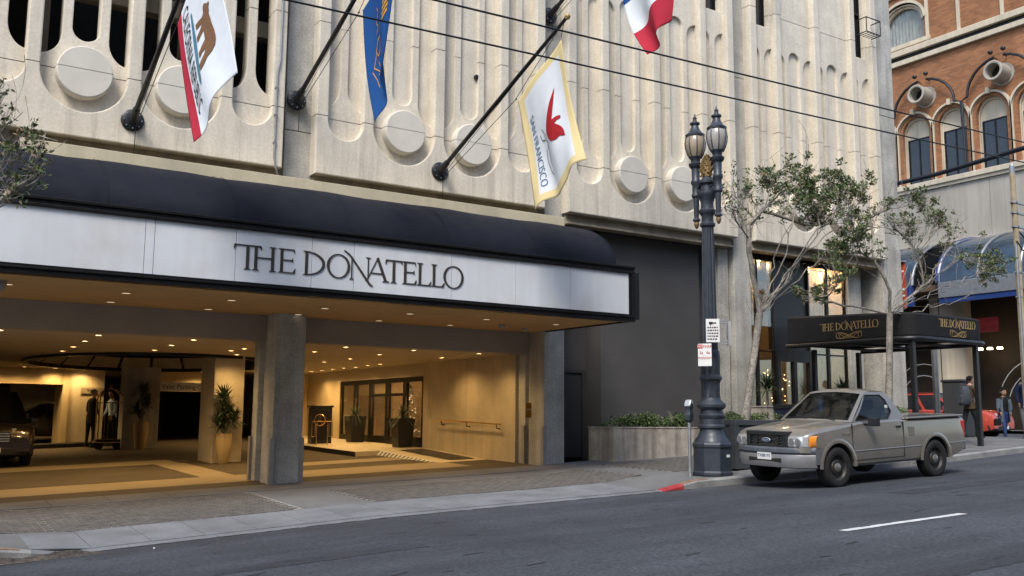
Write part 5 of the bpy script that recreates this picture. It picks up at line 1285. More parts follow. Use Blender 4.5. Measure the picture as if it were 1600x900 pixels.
# cab
gb = M['arizona']; cab = MB()
Bf, Br, Rf, Rr = (1.22, 1.085), (2.72, 1.10), (1.86, 1.60), (2.42, 1.585)
hb, hr_ = .80, .60
def cs(f, g, s):
    b = Vector((Bf[0]+(Br[0]-Bf[0])*f, hb*s, Bf[1]+(Br[1]-Bf[1])*f)); t = Vector((Rf[0]+(Rr[0]-Rf[0])*f, hr_*s, Rf[1]+(Rr[1]-Rf[1])*f))
    p = b+(t-b)*g; p.y += s*.025*math.sin(math.pi*g); return p
rows = []
for i in range(9):
    f = i/8; x = Rf[0]+(Rr[0]-Rf[0])*f; z = 1.595+.025*math.sin(math.pi*f)
    rows.append([(x, hr_*(2*j/10-1), z+.045*(1-(2*j/10-1)**2)) for j in range(11)])
cab.ring(rows, False, False)
def quadstrip(mb, A, B): mb.ring([A, B], False, False)
for s in (-1, 1):
    G = [i/8 for i in range(9)]
    quadstrip(cab, [cs(0, g, s) for g in G], [cs(.055, g, s) for g in G])       # A pillar
    quadstrip(cab, [cs(.80, g, s) for g in G], [cs(1.0, g, s) for g in G])      # B pillar
    F = [.055+.745*i/8 for i in range(9)]
    quadstrip(cab, [cs(f, .90, s) for f in F], [cs(f, 1.0, s) for f in F]); quadstrip(cab, [cs(f, 0, s) for f in F], [cs(f, .05, s) for f in F])
    # rounded rear lower corner
    cab.add([cs(.80,.05,s), cs(.68,.05,s), cs(.80,.30,s)], [(0,1,2)]); cab.add([cs(.80,.9,s), cs(.70,.9,s), cs(.80,.72,s)], [(0,1,2)])
    # roof rail fillet
    quadstrip(cab, [cs(i/8, 1.0, s) for i in range(9)], [Vector((Rf[0]+(Rr[0]-Rf[0])*i/8, hr_*s, 1.595+.025*math.sin(math.pi*i/8))) for i in range(9)])
def ws(f, g):   # windscreen, f across
    s = 2*f-1; b = Vector((Bf[0]-.10*(1-s*s), hb*s, Bf[1]+.02*(1-s*s))); t = Vector((Rf[0]-.03*(1-s*s), hr_*s, 1.595+.045*(1-s*s))); return b+(t-b)*g
def rs(f, g):
    s = 2*f-1; b = Vector((Br[0], hb*s, Br[1])); t = Vector((Rr[0], hr_*s, 1.585+.045*(1-s*s))); return b+(t-b)*g
for fn in (ws, rs):
    A = [i/10 for i in range(11)]
    quadstrip(cab, [fn(f, .93) for f in A], [fn(f, 1.0) for f in A]); quadstrip(cab, [fn(f, 0) for f in A], [fn(f, .06) for f in A])
    for e0, e1 in ((0, .05), (.95, 1)): quadstrip(cab, [fn(e0, g/6) for g in range(7)], [fn(e1, g/6) for g in range(7)])
cab.build('cab', gb, tk, smooth=True, sharp=30)
gl = MB(); A = [.05+.9*i/10 for i in range(11)]
tg = M['carglass']
off = Vector((.012, 0, -.006))
gl.ring([[ws(f, .06+.87*g/5)+off for f in A] for g in range(6)], False, False); gl.build('windscreen', tg, tk, smooth=True)
g2 = MB(); g2.ring([[rs(f, .06+.87*g/5)-Vector((.012,0,0)) for f in A] for g in range(6)], False, False); g2.build('rear_window', tg, tk, smooth=True)
for s in (-1, 1):
    g3 = MB(); g3.ring([[cs(.05+.755*i/8, .05+.86*g/6, s)-Vector((0, s*.012, 0)) for i in range(9)] for g in range(7)], False, False); g3.build('side_window', tg, tk, smooth=True)
    sl_ = MB(); sl_.tube([cs(.055,.05,s),cs(.055,.9,s),cs(.70,.9,s),cs(.80,.72,s),cs(.80,.30,s),cs(.68,.05,s),cs(.055,.05,s)], .010, 5); sl_.build('window_seal', M['blackplastic'], tk)
it = MB()
for s in (-1, 1):
    it.box(2.14, 2.36, s*.36-.24, s*.36+.24, .8, 1.28); it.box(2.18, 2.30, s*.36-.12, s*.36+.12, 1.285, 1.45)
it.box(1.22, 1.60, -.74, .74, .8, 1.075)
it.build('seats', mat('grey upholstery', (.10,.095,.09), .9), tk, bevel=.04)
MB().box(1.2, 2.74, -.78, .78, .6, .79).build('cab_floor', M['void'], tk)
st_ = MB(); st_.lathe([(.17,-.012),(.18,0),(.17,.012)], (0,0,0), 24, 'x', caps=False); sw = st_.build('steering_wheel', M['blackplastic'], tk); sw.location = (1.71, -.36, 1.13); sw.rotation_euler = (0, R(-28), 0)
MB().box(-.002,.002,-.035,.035,-.11,.11).build('blue_placard', mat('blue card', (.03,.16,.42), .6, var=.5, scale=30), tk).location = (1.64, .18, 1.36)
MB().box(-.002,.002,-.03,.03,-.025,.025).build('sticker', mat('pale sticker', (.25,.5,.7), .6), tk).location = (1.50, -.62, 1.20)
MB().box(2.26,2.34,-.725,-.72,1.22,1.36).build('parking_permit', M['white'], tk)
wp = MB()
for y0 in (-.5, .1): wp.tube([(1.16, y0, 1.125), (1.19, y0+.25, 1.16), (1.19, y0+.52, 1.15)], .008, 5)
wp.build('wipers', M['black'], tk)
wn = MB()
for y in (-.2,-.07,.07,.2): wn.lathe([(.014,0),(.012,.012),(.002,.014)], (.62, y, 1.052), 8)
wn.build('hood_nozzles', M['headlamp'], tk, kind='stuff')
# hood bulge
rows = []
for i in range(13):
    f = i/12; x = .22+.92*f; w = .40+.06*f
    rows.append([(x, w*(2*j/8-1), topT(x)+.034+.012*min(1, 4*f)*(1-abs(2*j/8-1)**6)*1.0-(.03 if j in (0, 8) else 0)) for j in range(9)])
MB().ring(rows, False, False).build('hood_bulge', gb, tk, smooth=True, sharp=40)
# mirror, bed cover, tail lamps, bumpers, grille
for s in (-1, 1):
    mr = MB(); mr.ring([[(1.57+a*.055, s*(.86+b), 1.09+c_*.075) for a, c_ in ((-1,-.8),(-.8,-1),(.8,-1),(1,-.8),(1,.8),(.8,1),(-.8,1),(-1,.8))] for b in (.05,.07,.2,.22)]); mr.tube([(1.49,s*.80,1.06),(1.55,s*.92,1.06)], .035, 8)
    mr.build('side_mirror', M['blackplastic'], tk, bevel=.01)
MB().box(2.76, 4.40, -.74, .74, 1.085, 1.125).build('bed_cover', mat('black vinyl cover', (.02,.02,.022), .6, bump=.3), tk, bevel=.02)
br = MB()
for s in (-1, 1): br.box(2.74, 4.46, s*.80-.055, s*.80+.055, 1.092, 1.135)
br.box(4.401, 4.48, -.744, .744, 1.09, 1.133)
br.build('bed_rail', gb, tk, bevel=.018)
for s in (-1, 1): MB().box(4.38, 4.508, s*.80-.05, s*.80+.062, .70, 1.02).build('tail_lamp', M['taillamp'], tk, bevel=.015)
MB().box(4.38, 4.60, -.80, .80, .46, .62).build('rear_bumper', M['blackplastic'], tk, bevel=.03)
# front
def frow(x_of, pts): return [[(x_of(y)+dx, y, z) for y in [(-.86+1.72*i/16) for i in range(17)]] for dx, z in pts]
bx_ = lambda y: -.115+.30*(abs(y)/.86)**3.4
MB().ring(frow(bx_, [(.10,.35),(.02,.37),(.0,.44),(.0,.56),(.015,.585),(.12,.59)]), False, False).build('front_bumper', mat('worn grey bumper', (.21,.21,.215), .4, metal=.3, var=.12, scale=4), tk, smooth=True, sharp=35)
MB().ring(frow(lambda y: bx_(y)-.012, [(.16,.592),(.02,.594),(.0,.62),(.005,.675),(.03,.70),(.16,.70)]), False, False).build('bumper_pad', mat('blue grey bumper pad', (.075,.085,.10), .5), tk, smooth=True, sharp=35)
for s in (-1, 1):
    e = MB(); e.ring([[(bx_(s*.86)-.01+q, s*.862, z) for q in (0,.05,.1,.16)] for z in (.42,.5,.6,.69)], False, False); e.build('bumper_end', M['bumper'], tk)
MB().box(-.115,-.09,-.36,.36,.45,.52).build('bumper_slot', M['void'], tk, bevel=.015)
# grille frame with bars
gf = MB(); gx0 = -.045
for (a, b, c_, d) in ((-.45,.45,.895,.962),(-.45,.45,.69,.735),(-.45,-.37,.736,.894),(.37,.45,.736,.894)): gf.box(gx0-.01, gx0+.16, a, b, c_, d)
for z in (.775, .82, .862): gf.box(gx0+.005, gx0+.05, -.369, .369, z-.010, z+.010)
for y in (-.24, .24): gf.box(gx0+.004, gx0+.051, y-.02, y+.02, .741, .884)
gf.build('grille', M['blackplastic'], tk, bevel=.008)
MB().box(gx0+.06, gx0+.07, -.36, .36, .72, .90).build('grille_back', M['void'], tk)
em = MB(); em.ring([[(gx0-.012+d, .095*k*math.cos(a), .815+.038*k*math.sin(a)) for a in [2*math.pi*i/24 for i in range(24)]] for k, d in ((1,.012),(1,.0),(.9,-.004))]); em.build('badge_rim', M['headlamp'], tk, smooth=True, sharp=30)
e2 = MB(); e2.ring([[(gx0-.018+d, .083*math.cos(a), .815+.030*math.sin(a)) for a in [2*math.pi*i/24 for i in range(24)]] for d in (.004, 0)]); e2.build('badge', mat('blue enamel', (.012,.035,.12), .3), tk)
tm_ = text_mesh('Ford', .062, .002); stand(tm_, (gx0-.020, 0, .812), (0,-1,0)); link('badge_lettering', tm_, M['headlamp'], tk)
for s in (-1, 1):
    hlm = MB()
    def hx(y): return interp(abs(y), [0,.45,.66,.71,.755,.795,.818,.84,.855,.87], [.0,.01,.02,.04,.07,.12,.17,.24,.32,.42])
    hlm.ring([[(hx(s*y)-.035+dx, s*y, z) for y in (.445,.52,.60,.66,.71,.755,.790)] for dx, z in ((.06,.705),(.012,.72),(0,.80),(.02,.88),(.07,.895))], False, False)
    hlm.build('headlamp', M['headlamp'], tk, smooth=True, sharp=50)
    for yy_ in (.53, .66): MB().lathe([(.055,-.012),(.04,.0),(.012,.012),(.002,.012)], (hx(yy_)-.034, s*yy_, .80), 16, 'x').build('reflector_bowl', M['steel'], tk, smooth=True)
    am = MB(); am.ring([[(hx(y)-.035+dx, s*(y+.004), z) for y in (.794,.812,.828,.842)] for dx, z in ((.06,.705),(.012,.72),(0,.80),(.02,.88),(.07,.895))], False, False)
    am.build('indicator', M['amber'], tk, smooth=True, sharp=50)
MB().box(-.118,-.110,-.155,.155,.485,.64).build('number_plate', M['white'], tk, bevel=.004)
tm_ = text_mesh('7X88192', .075, .002); stand(tm_, (-.121, 0, .552), (0,-1,0)); link('plate_number', tm_, mat('plate ink', (.03,.05,.12), .6), tk)
for u in (FWc, RWc):
    for s in (-1, 1): wheel(tk, (u, s*.755, WR), WR, .225, M['rim'], s)
MB().tube([(1.6,-.35,.36),(2.6,-.4,.34),(3.2,-.3,.40)], .05, 8).build('exhaust_pipe', M['rubber'], tk)
# ---------------------------------------------------------------- plain cars (saloon and sport-utility)
def simple_car(label, loc, rz, paint, kind='saloon', group=None, L_=4.5, H=1.45, lights=True, name='car'):
    c = thing(name, label, 'car', loc, rz, group)
    suv = kind == 'suv'; W = .93 if suv else .88; r = .36 if suv else .32
    f_, b_ = .85, L_-.95; cen = [(f_, r), (b_, r)]; ar = r+.06
    belt = .98 if suv else .86; hood = .96 if suv else .80
    top = lambda u: interp(u, [0,.05,.35,1.35,L_-.8,L_-.1,L_], [hood-.32,hood-.14,hood-.03,belt,belt+.03,belt,belt-.15])
    bot = lambda u: arch(u, cen, ar, interp(u, [0,.2,L_-.2,L_], [.34,.24,.24,.36]))
    hwf = lambda u: W*(1-.13*max(0, 1-u/.45)**2-.10*max(0, 1-(L_-u)/.4)**2)
    car_body(c, L_, hwf, top, bot, stations(L_, cen, ar, .12, (.03,.1)), paint, ns=7, nt=8, camber=.05)
    uf, ur = 1.25, (L_-.25 if suv else L_-.75); rf, rr = 2.05, (L_-.6 if suv else L_-1.5)
    hb_, hr2 = W-.06, W-.25
    def sd(f, g, s):
        b = Vector((uf+(ur-uf)*f, hb_*s, belt)); t = Vector((rf+(rr-rf)*f, hr2*s, H-.05)); p = b+(t-b)*g; p.y += s*.03*math.sin(math.pi*g); return p
    rf_ = MB(); rows = [[(rf+(rr-rf)*i/8, hr2*(2*j/8-1), H-.05+.02*math.sin(math.pi*i/8)+.045*(1-(2*j/8-1)**2)) for j in range(9)] for i in range(9)]
    rf_.ring(rows, False, False)
    for s in (-1, 1):
        G = [i/6 for i in range(7)]
        for a, b in ((0,.05),(.36,.40),(.70,.74),(.95,1)): rf_.ring([[sd(a, g, s) for g in G], [sd(b, g, s) for g in G]], False, False)
        rf_.ring([[sd(i/8, .92, s) for i in range(9)], [sd(i/8, 1, s) for i in range(9)]], False, False)
    rf_.build('roof', paint, c, smooth=True, sharp=35)
    for s in (-1, 1): MB().ring([[sd(i/8, g/4, s)-Vector((0, s*.015, 0)) for i in range(9)] for g in range(5)], False, False).build('side_window', M['glassdark'], c, smooth=True)
    def wsx(f, g, u0, u1, bow):
        s = 2*f-1; return Vector((u0+bow*(1-s*s), hb_*s, belt))*(1-g)+Vector((u1+bow*.5*(1-s*s), hr2*s, H-.05+.045*(1-s*s)))*g
    w1 = MB(); w1.ring([[wsx(i/8, g/4, uf, rf, -.08) for i in range(9)] for g in range(5)], False, False); w1.build('windscreen', M['glassdark'], c, smooth=True)
    w2 = MB(); w2.ring([[wsx(i/8, g/4, ur, rr, .04) for i in range(9)] for g in range(5)], False, False); w2.build('rear_window', M['glassdark'], c, smooth=True)
    for u in (f_, b_):
        for s in (-1, 1): wheel(c, (u, s*(W-.115), r), r, .21, M['rim'], s, holes=False)
    MB().box(.3, L_-.3, -W+.2, W-.2, .22, .5).build('underbody', M['void'], c)
    hz = hood-.16
    for s in (-1, 1):
        hl = MB(); hl.ring([[(.02+(.30*((y-.42)/.45)**2)+dx, s*y, z) for y in (.42,.55,.68,.78,W-.055)] for dx, z in ((.03,hz-.09),(.0,hz-.03),(.05,hz+.05),(.14,hz+.085))], False, False); hl.build('headlamp', M['headlamp'], c, smooth=True)
        MB().box(L_-.12, L_+.006, s*(W-.30)-.14, s*(W-.30)+.14, belt-.28, belt-.1).build('tail_lamp', M['taillamp'], c, bevel=.02)
        mm = MB(); mm.box(1.52, 1.66, s*(W+.09)-.09, s*(W+.09)+.07, belt-.02, belt+.13); mm.build('side_mirror', paint, c, bevel=.03)
    gr = MB(); gr.box(-.012, .06, -.40, .40, hz-.26, hz-.02); gr.build('grille', M['blackplastic'], c, bevel=.02)
    gb_ = MB()
    for k in range(4): gb_.box(-.02, -.013, -.38, .38, hz-.235+.055*k, hz-.215+.055*k)
    gb_.build('grille_bars', M['headlamp'], c)
    bl = MB(); bl.ring([[( -.045+.22*(abs(y)/W)**2.2+dx, y, z) for y in [(-W+.03)+(2*W-.06)*i/12 for i in range(13)]] for dx, z in ((.14,.24),(.0,.28),(-.01,.40),(.06,.46))], False, False); bl.build('bumper', paint if not suv else M['blackplastic'], c, smooth=True, sharp=40)
    MB().box(-.062,-.052,-.22,.22,.33,.43).build('number_plate', M['white'], c)
    dg_ = MB()
    for s in (-1, 1):
        for u in (1.3, 2.45, 3.4): dg_.box(u, u+.008, s*(W-.008)-.012, s*(W-.008)+.006, .4, belt-.05)
        for u in (2.2, 3.2): dg_.box(u, u+.13, s*(W-.0)-.01, s*(W-.0)+.016, belt-.15, belt-.12)
    dg_.build('door_gaps', M['void'], c, kind='stuff')
    return c
su = simple_car('dark brown-black sport-utility car at the left edge inside the porte cochere', (2.75, 27.2, zf(2.6,28)), R(90+2), M['blackcar'], 'suv', None, 4.7, 1.75)
su.rotation_euler = (R(0), 0, R(90))
su.location = (2.2, 25.6, zf(2.4,27)); su.scale = (1.06, 1.06, 1.06)
simple_car('dark car parked in the gloom of the back garage opening', (2.6, 37.6, zf(4.5,37)), R(0), M['blackcar'], 'saloon', None, 4.4, 1.4)
# ================================================================ BRICK BUILDING ACROSS THE SIDE STREET
BX = 46.0
bb = thing('brick_building', 'orange brick building with arched terracotta windows across the side street', 'building', (BX, 30, zg(46)+.14))
bo = Vector(bb.location)
def bp(o, parent=None):
    o.parent = parent or bb
    if parent is None: o.location = -bo
    return o
Y0B, Y1B = 17.5, 75
ARCH = []                                   # arched windows: centre y, sill z, spring z, half width
yc = 19.7
while yc < 42: ARCH.append(yc); yc += 2.14
def yz_plate(outlines, x_front, x_back, bevel=0):
    me = filled(outlines, 0, abs(x_back-x_front), bevel)
    for v in me.vertices: v.co = (x_front+v.co.y, v.co.x, v.co.z)
    return me
ZS, ZSP, HW = 12.75, 15.55, .80
holes = [[(y-HW, ZS), (y+HW, ZS)] + arc(y, ZSP, HW, 0, 180, 14, .88) for y in ARCH]
bp(link('brick_wall', yz_plate([[(Y0B, 12.4), (Y1B, 12.4), (Y1B, 19.5), (Y0B, 19.5)]]+holes, BX, BX+.35), M['brickred']))
for y in ARCH:
    o_ = [(y-1.02, ZS)] + [(y-1.02, ZSP)] + arc(y, ZSP, 1.02, 180, 0, 16, 1.05)[1:] + [(y+1.02, ZS)]
    i_ = [(y-.66, ZS+.001)] + [(y-.66, ZSP-.05)] + arc(y, ZSP-.05, .66, 180, 0, 16, .72)[1:] + [(y+.66, ZS+.001)]
    sur = MB(); steps = 4
    # stepped reveal: nested arches getting deeper
    rows = []
    for k in range(steps+1):
        f = k/steps; x = BX-.10+.42*f
        ring_ = [(y+(a[0]-y)*(1-f)+(b[0]-y)*f, a[1]*(1-f)+b[1]*f) for a, b in zip(o_, i_)]
        rows.append([(x-(.06 if False else 0), p[0], p[1]) for p in ring_])
        if k < steps: rows.append([(x+.42/steps*.98, p[0], p[1]) for p in [(y+(q[0]-y)*.995, q[1]-.004) for q in ring_]])
    sur.ring(rows, False, False)
    w = sur.build('window_surround', M['limestone']); bp(w)
    out_ = MB(); oo = [(y+(p[0]-y)*1.09, p[1]+(.10 if p[1] > ZSP else 0)) for p in o_]
    out_.ring([[(BX-.16, p[0], p[1]) for p in oo], [(BX-.16, p[0], p[1]) for p in o_]], False, False); out_.ring([[(BX-.16, p[0], p[1]) for p in oo], [(BX+.0, p[0], p[1]) for p in oo]], False, False)
    link('hood_mould', out_.mesh(), M['limestone'], w)
    link('keystone', MB().box(BX-.26, BX-.05, y-.10, y+.10, ZSP+.98, ZSP+1.30).mesh(), M['limestone'], w)
    link('pane', MB().box(BX+.33, BX+.36, y-.66, y+.66, ZS, ZSP-.25).mesh(), M['glassdim'], w)
    link('tympanum', MB().prism([(y-.66, ZSP-.25), (y+.66, ZSP-.25)]+arc(y, ZSP-.05, .66, 0, 180, 12, .72), BX+.32, BX+.37, 'yz').mesh(), M['limestone'], w)
    fr = MB()
    for a in (-.66, -.03, .60): fr.box(BX+.28, BX+.329, y+a, y+a+.06, ZS, ZSP-.25)
    fr.box(BX+.281, BX+.328, y-.6, y+.6, ZSP-.31, ZSP-.251)
    link('window_frame', fr.mesh(), M['bronze'], w)
for y in [a+1.07 for a in ARCH[:-1]]:
    bp(MB().box(BX-.14, BX+.02, y-.07, y+.07, ZS-.1, ZSP+.1).build('pilaster_strip', M['limestone'], bevel=.03))
# sill course, stone base storey
bp(MB().box(BX-.28, BX+.2, Y0B, Y1B, 12.42, 12.70).build('sill_course', M['limestone'], bevel=.03))
bp(MB().box(BX-.18, BX+.2, Y0B, Y1B, 12.25, 12.419).build('sill_course', M['limestone'], bevel=.02))
yy = Y0B
while yy < 60:
    bp(MB().box(BX-.05, BX+.3, yy+.01, yy+4.45, 9.3, 12.24).build('stone_panel', M['limegrey'], bevel=.01)); yy += 4.46
bp(MB().box(BX-.30, BX+.2, Y0B, 60, 9.0, 9.29).build('stone_band', M['limegrey'], bevel=.03))
bp(MB().box(BX+.6, BX+.8, Y0B, Y1B, -.6, 30).build('backing_wall', M['void']))
# upper cornice and panelled brick above
bp(MB().box(BX-.22, BX+.2, Y0B, Y1B, 19.51, 19.80).build('cornice', M['limestone'], bevel=.03)); bp(MB().box(BX-.10, BX+.2, Y0B, Y1B, 19.801, 20.02).build('cornice', M['bronze'])); bp(MB().box(BX-.34, BX+.2, Y0B, Y1B, 20.021, 20.36).build('cornice', M['limestone'], bevel=.03))
up_h = [[(29.6, 20.75), (32.2, 20.75), (32.2, 22.0)] + arc(30.9, 22.0, 1.3, 0, 180, 14, 1.0)[1:-1] + [(29.6, 22.0)]]
bp(link('brick_wall', yz_plate([[(Y0B, 20.361), (Y1B, 20.361), (Y1B, 30), (Y0B, 30)]]+up_h, BX, BX+.35), M['brickred']))
for y in (25.2, 27.55, 29.35, 32.6): bp(MB().box(BX-.10, BX+.02, y-.09, y+.09, 20.362, 25).build('pilaster_strip', M['limestone'], bevel=.02))
bp(MB().box(BX-.12, BX+.02, 29.45, 45, 23.55, 23.85).build('string_course', M['limestone'], bevel=.02))
rows = []
for k, (r_, dx) in enumerate(((1.55,-.12),(1.38,-.12),(1.38,0),(1.22,0),(1.22,.15),(1.08,.15),(1.08,.33))): rows.append([(BX+dx, 30.9+p[0], 21.9+p[1]) for p in [(q[0], q[1]) for q in arc(0, 0, r_, 0, 180, 20, r_*.86)]])
w = MB().ring(rows, False, False).build('window_surround', M['limestone']); bp(w)
cu_ = MB(); n = 90
cu_.ring([[(BX+.42+.03*math.sin(i*.8), 29.7+2.4*i/n, z) for i in range(n+1)] for z in (20.8, 23.0)], False, False)
link('curtain', cu_.mesh(), mat('pale curtain', (.55,.52,.48), .9, var=.2), w); link('pane', MB().box(BX+.33, BX+.345, 29.62, 32.18, 20.76, 23.2).mesh(), M['glasspane'], w)
bp(MB().box(BX-.13, BX+.1, 29.2, 32.7, 20.5, 20.74).build('window_sill', M['limestone'], bevel=.02))
# round vents and arched pipe rails with lamps
for y in (25.36, 29.63, 33.9):
    v = MB().lathe([(.58,.05),(.58,-.06),(.48,-.08),(.48,-.95),(.50,-1.0),(.46,-1.02),(.38,-1.0),(.38,-.3)], (BX, y, 17.35), 24, 'x', caps=False).build('round_vent', M['limegrey'], smooth=True, sharp=35); bp(v)
    link('vent_throat', MB().lathe([(.379,-.35),(.001,-.35)], (BX, y, 17.35), 20, 'x', caps=False).mesh(), M['void'], v)
    rl = MB(); rl.tube([(BX-.35, y+1.78*math.cos(R(a)), 16.6+1.65*math.sin(R(a))) for a in [0,12,25,40,55,70,82]], .075, 8); rl.tube([(BX-.35, y+1.78*math.cos(R(a)), 16.6+1.65*math.sin(R(a))) for a in [98,110,125,140,155,168,180]], .075, 8)
    for s in (-1, 1): rl.tube([(BX-.35, y+s*1.78, 16.6), (BX-.3, y+s*2.1, 16.5), (BX-.2, y+s*2.13, 12.8)], .06, 8); rl.tube([(BX-.35, y+s*.25, 18.23), (BX-.05, y+s*.25, 18.2)], .03, 6)
    p_ = rl.build('pipe_arch', M['black']); bp(p_)
    for s in (-1, 1): link('ball_lamp', MB().lathe([(.01,-.13),(.1,-.08),(.13,0),(.1,.08),(.01,.13)], (BX-.5, y+s*.33, 18.5), 12).mesh(), M['black'], p_)
# ground floor: round columns, dark glazed recess with glowing rooms, coloured sign
GF = M['glassdim']
bp(MB().box(BX-.1, BX+.25, Y0B, 60, 6.6, 8.99).build('shop_fascia', mat('bronze brown fascia', (.05,.032,.018), .6)))
shop = mat('dim shop interior', (.06,.04,.025), .7, var=.5, scale=.7)
bp(MB().box(BX+.2, BX+.28, Y0B, 60, -.5, 6.59).build('shop_glazing', shop))
for y in (22.6, 27.95, 33.3):
    c_ = MB().lathe([(.95,-.5),(.95,6.0),(1.0,6.05),(1.0,6.2)], (BX-1.6, y, 0), 28).build('round_column', M['limestone'], smooth=True, sharp=40); bp(c_)
    link('column_joint', MB().box(BX-2.56, BX-2.53, y-.02, y+.02, -.4, 6.0).mesh(), M['bronze'], c_)
for y in (24.6, 30.6):                               # lit arch tubes inside the lobby
    ab = MB()
    for rr in (1.5, 2.0): ab.tube([(BX-.1, y+rr*math.cos(R(a)), .6+rr*1.2*math.sin(R(a))) for a in range(20, 165, 12)], .022, 6)
    bp(ab.build('light_arch', mat('pale light tube', (.8,.8,.8), .4, var=0, emit=(1,.95,.9), estr=.05)))
bp(MB().box(BX-.6, BX-.5, 26.1, 27.3, 4.4, 5.1).build('pink_screen', mat('pink shop screen', (.09,.018,.025), .5, var=.7, scale=3, emit=(1,.1,.15), estr=.02)))
spm = mat('lit spot', (1,.9,.7), .5, var=0, emit=(1,.8,.5), estr=4)
for i in range(3): bp(MB().lathe([(.12,0),(.14,-.1)], (BX-.9, 25.9+i*.5, 3.6), 10).build('shop_spotlight', spm))
# soffit over the pavement, glass barrel canopies
bp(MB().box(BX-3.6, BX-.11, Y0B, 60, 6.30, 6.58).build('canopy_soffit', mat('brown soffit', (.10,.065,.035), .7)))
for (y0, y1) in ((19.0, 27.0), (28.4, 33.2)):
    v = thing('glass_canopy', 'blue glass barrel canopy with pale ribs over the far pavement, ' + ('nearer and larger' if y0 < 25 else 'left one behind the tree'), 'canopy', (BX, (y0+y1)/2, 6.6), group='glass barrel canopies')
    yl, yh = y0-(y0+y1)/2, y1-(y0+y1)/2
    prof = [(-3.9+3.8*(1-math.cos(R(a))), .0+2.5*math.sin(R(a))) for a in range(0, 91, 10)]
    npan = max(2, int((y1-y0)/1.75))
    for i in range(npan):
        a, b = yl+(yh-yl)*i/npan+.03, yl+(yh-yl)*(i+1)/npan-.03
        MB().ring([[(x, a, z) for x, z in prof], [(x, b, z) for x, z in prof]], False, False).build('glass_panel', M['blueglass'], v, smooth=True)
    for i in range(npan+1):
        yy = yl+(yh-yl)*i/npan
        MB().tube([(x-.03, yy, z+.03) for x, z in prof], .07, 8).build('rib', M['steel'], v, smooth=True)
    MB().box(-4.0, -3.8, yl, yh, -.75, .0).build('edge_beam', M['bluesteel'] if y0 > 25 else M['steel'], v, bevel=.02)
    MB().box(-3.95, -3.85, yl-.05, yh, -1.0, -.76).build('edge_trim', M['bluesteel'], v)
    e = MB(); e.add([(x, yh, z) for x, z in prof]+[(prof[-1][0], yh, 0)], [tuple(range(len(prof)+1))]); e.build('end_glass', M['glassdim'], v)
    tr_ = MB()
    for x in (-3.2,-2.4,-1.6,-.8): tr_.tube([(-.1, yh+.04, 0), (x, yh+.04, 2.5*math.sqrt(max(0, 1-((x+.1)/3.8)**2)))], .07, 6)
    tr_.tube([(x, yh+.05, z) for x, z in prof], .13, 8); tr_.build('truss', M['bluesteel'], v)
    bt_ = MB(); bt_.add([(x, yl, z) for x, z in prof]+[(prof[-1][0], yl, 0)], [tuple(range(len(prof)+1))]); bt_.build('end_glass', M['glassdim'], v)
tag(MB().tube([(BX-5.5, 18.0, 12.0), (BX-5.2, 26, 11.55), (BX-4.8, 33, 11.6), (BX-4.4, 40, 12.0)], .11, 8).build('beaded_cable', M['black']), 'thick dark beaded cable strung along the brick building', 'cable')
# ================================================================ UTILITY POLE, TROLLEY WIRES, BANNER, CABINET, CARS ACROSS THE STREET
up_ = thing('utility_pole', 'weathered pale timber pole with steel conduit at the right edge', 'pole', (26.42, 14.5, zs(26.4,14.5)))
zp = zs(26.4,14.5)
MB().tube([(0,0,0),(0,0,3),(0,0,7.0-zp)], [.10,.09,.075], 12).build('shaft', mat('weathered timber', (.42,.34,.22), .9, var=.25, scale=5, streak=.3), up_, smooth=True)
MB().lathe([(.07,0),(.07,.22),(.03,.3)], (0,0,7.0-zp), 12).build('cap', M['steel'], up_)
MB().tube([(-.12,-.05,0),(-.12,-.05,5.4)], .04, 8).build('conduit', M['steel'], up_)
bk = MB()
for z in (3.9,4.6,5.9,6.3,6.6): bk.lathe([(.105,z),(.105,z+.05)], (0,0,0), 12); bk.box(-.18,.5,-.03,.03,z,z+.04)
bk.build('bands', M['steel'], up_)
bk2 = MB(); bk2.tube([(.05,-.05,5.8),(.25,-.1,5.6),(.5,-.1,5.55)], .02, 6); bk2.tube([(-.1,-.06,5.5),(.1,-.1,5.25),(.5,-.1,5.2)], .02, 6); bk2.build('cable_loops', M['black'], up_)
for i, (y, z0) in enumerate(((8.9, 4.55*8.9/9.0), (8.3, 4.72*8.3/8.5))):
    r0 = (.466, .508)[i]; pts = [(x, y, y*(r0+.031*(x/y-.37))) for x in (-6, 0, 5, 10, 16, 24, 34)]
    tag(MB().tube(pts, .011, 6).build('trolley_wire', M['black']), ['lower overhead trolley wire crossing above the road', 'upper overhead trolley wire crossing above the road'][i], 'wire', 'overhead trolley wires')
bn = thing('street_banner', 'narrow red banner hung at the right corner of the hotel', 'banner', (25.74, 17.75, 3.4))
MB().box(-.02,.02,-.16,.16,0,1.4).build('cloth', mat('rust red banner', (.36,.05,.02), .8, var=.3, scale=4), bn); MB().box(-.1,.03,-.18,.18,1.4,1.44).build('bracket', M['steel'], bn)
for z in (.35,.55,1.1): MB().box(-.024,-.0205,-.12,.1,z,z+.05).build('printed_mark', M['white'], bn)
cbn = thing('utility_cabinet', 'tall dark cabinet behind the walking man with a backpack', 'cabinet', (27.65, 17.3, zs(27.6,17.3)))
MB().box(-.30,.30,-.32,.32,0,1.66).build('body', M['darkdoor'], cbn, bevel=.03); MB().box(-.33,.33,-.35,.35,1.662,1.74).build('top', M['darkdoor'], cbn, bevel=.02); MB().box(-.25,-.23,-.328,-.322,.15,1.5).build('door_seam', M['void'], cbn); MB().box(.18,.21,-.34,-.322,.8,.95).build('handle', M['steel'], cbn)
sp_ = thing('street_pole', 'slim grey steel pole behind the small marquee', 'pole', (23.95, 15.6, zs(23.9,15.6)))
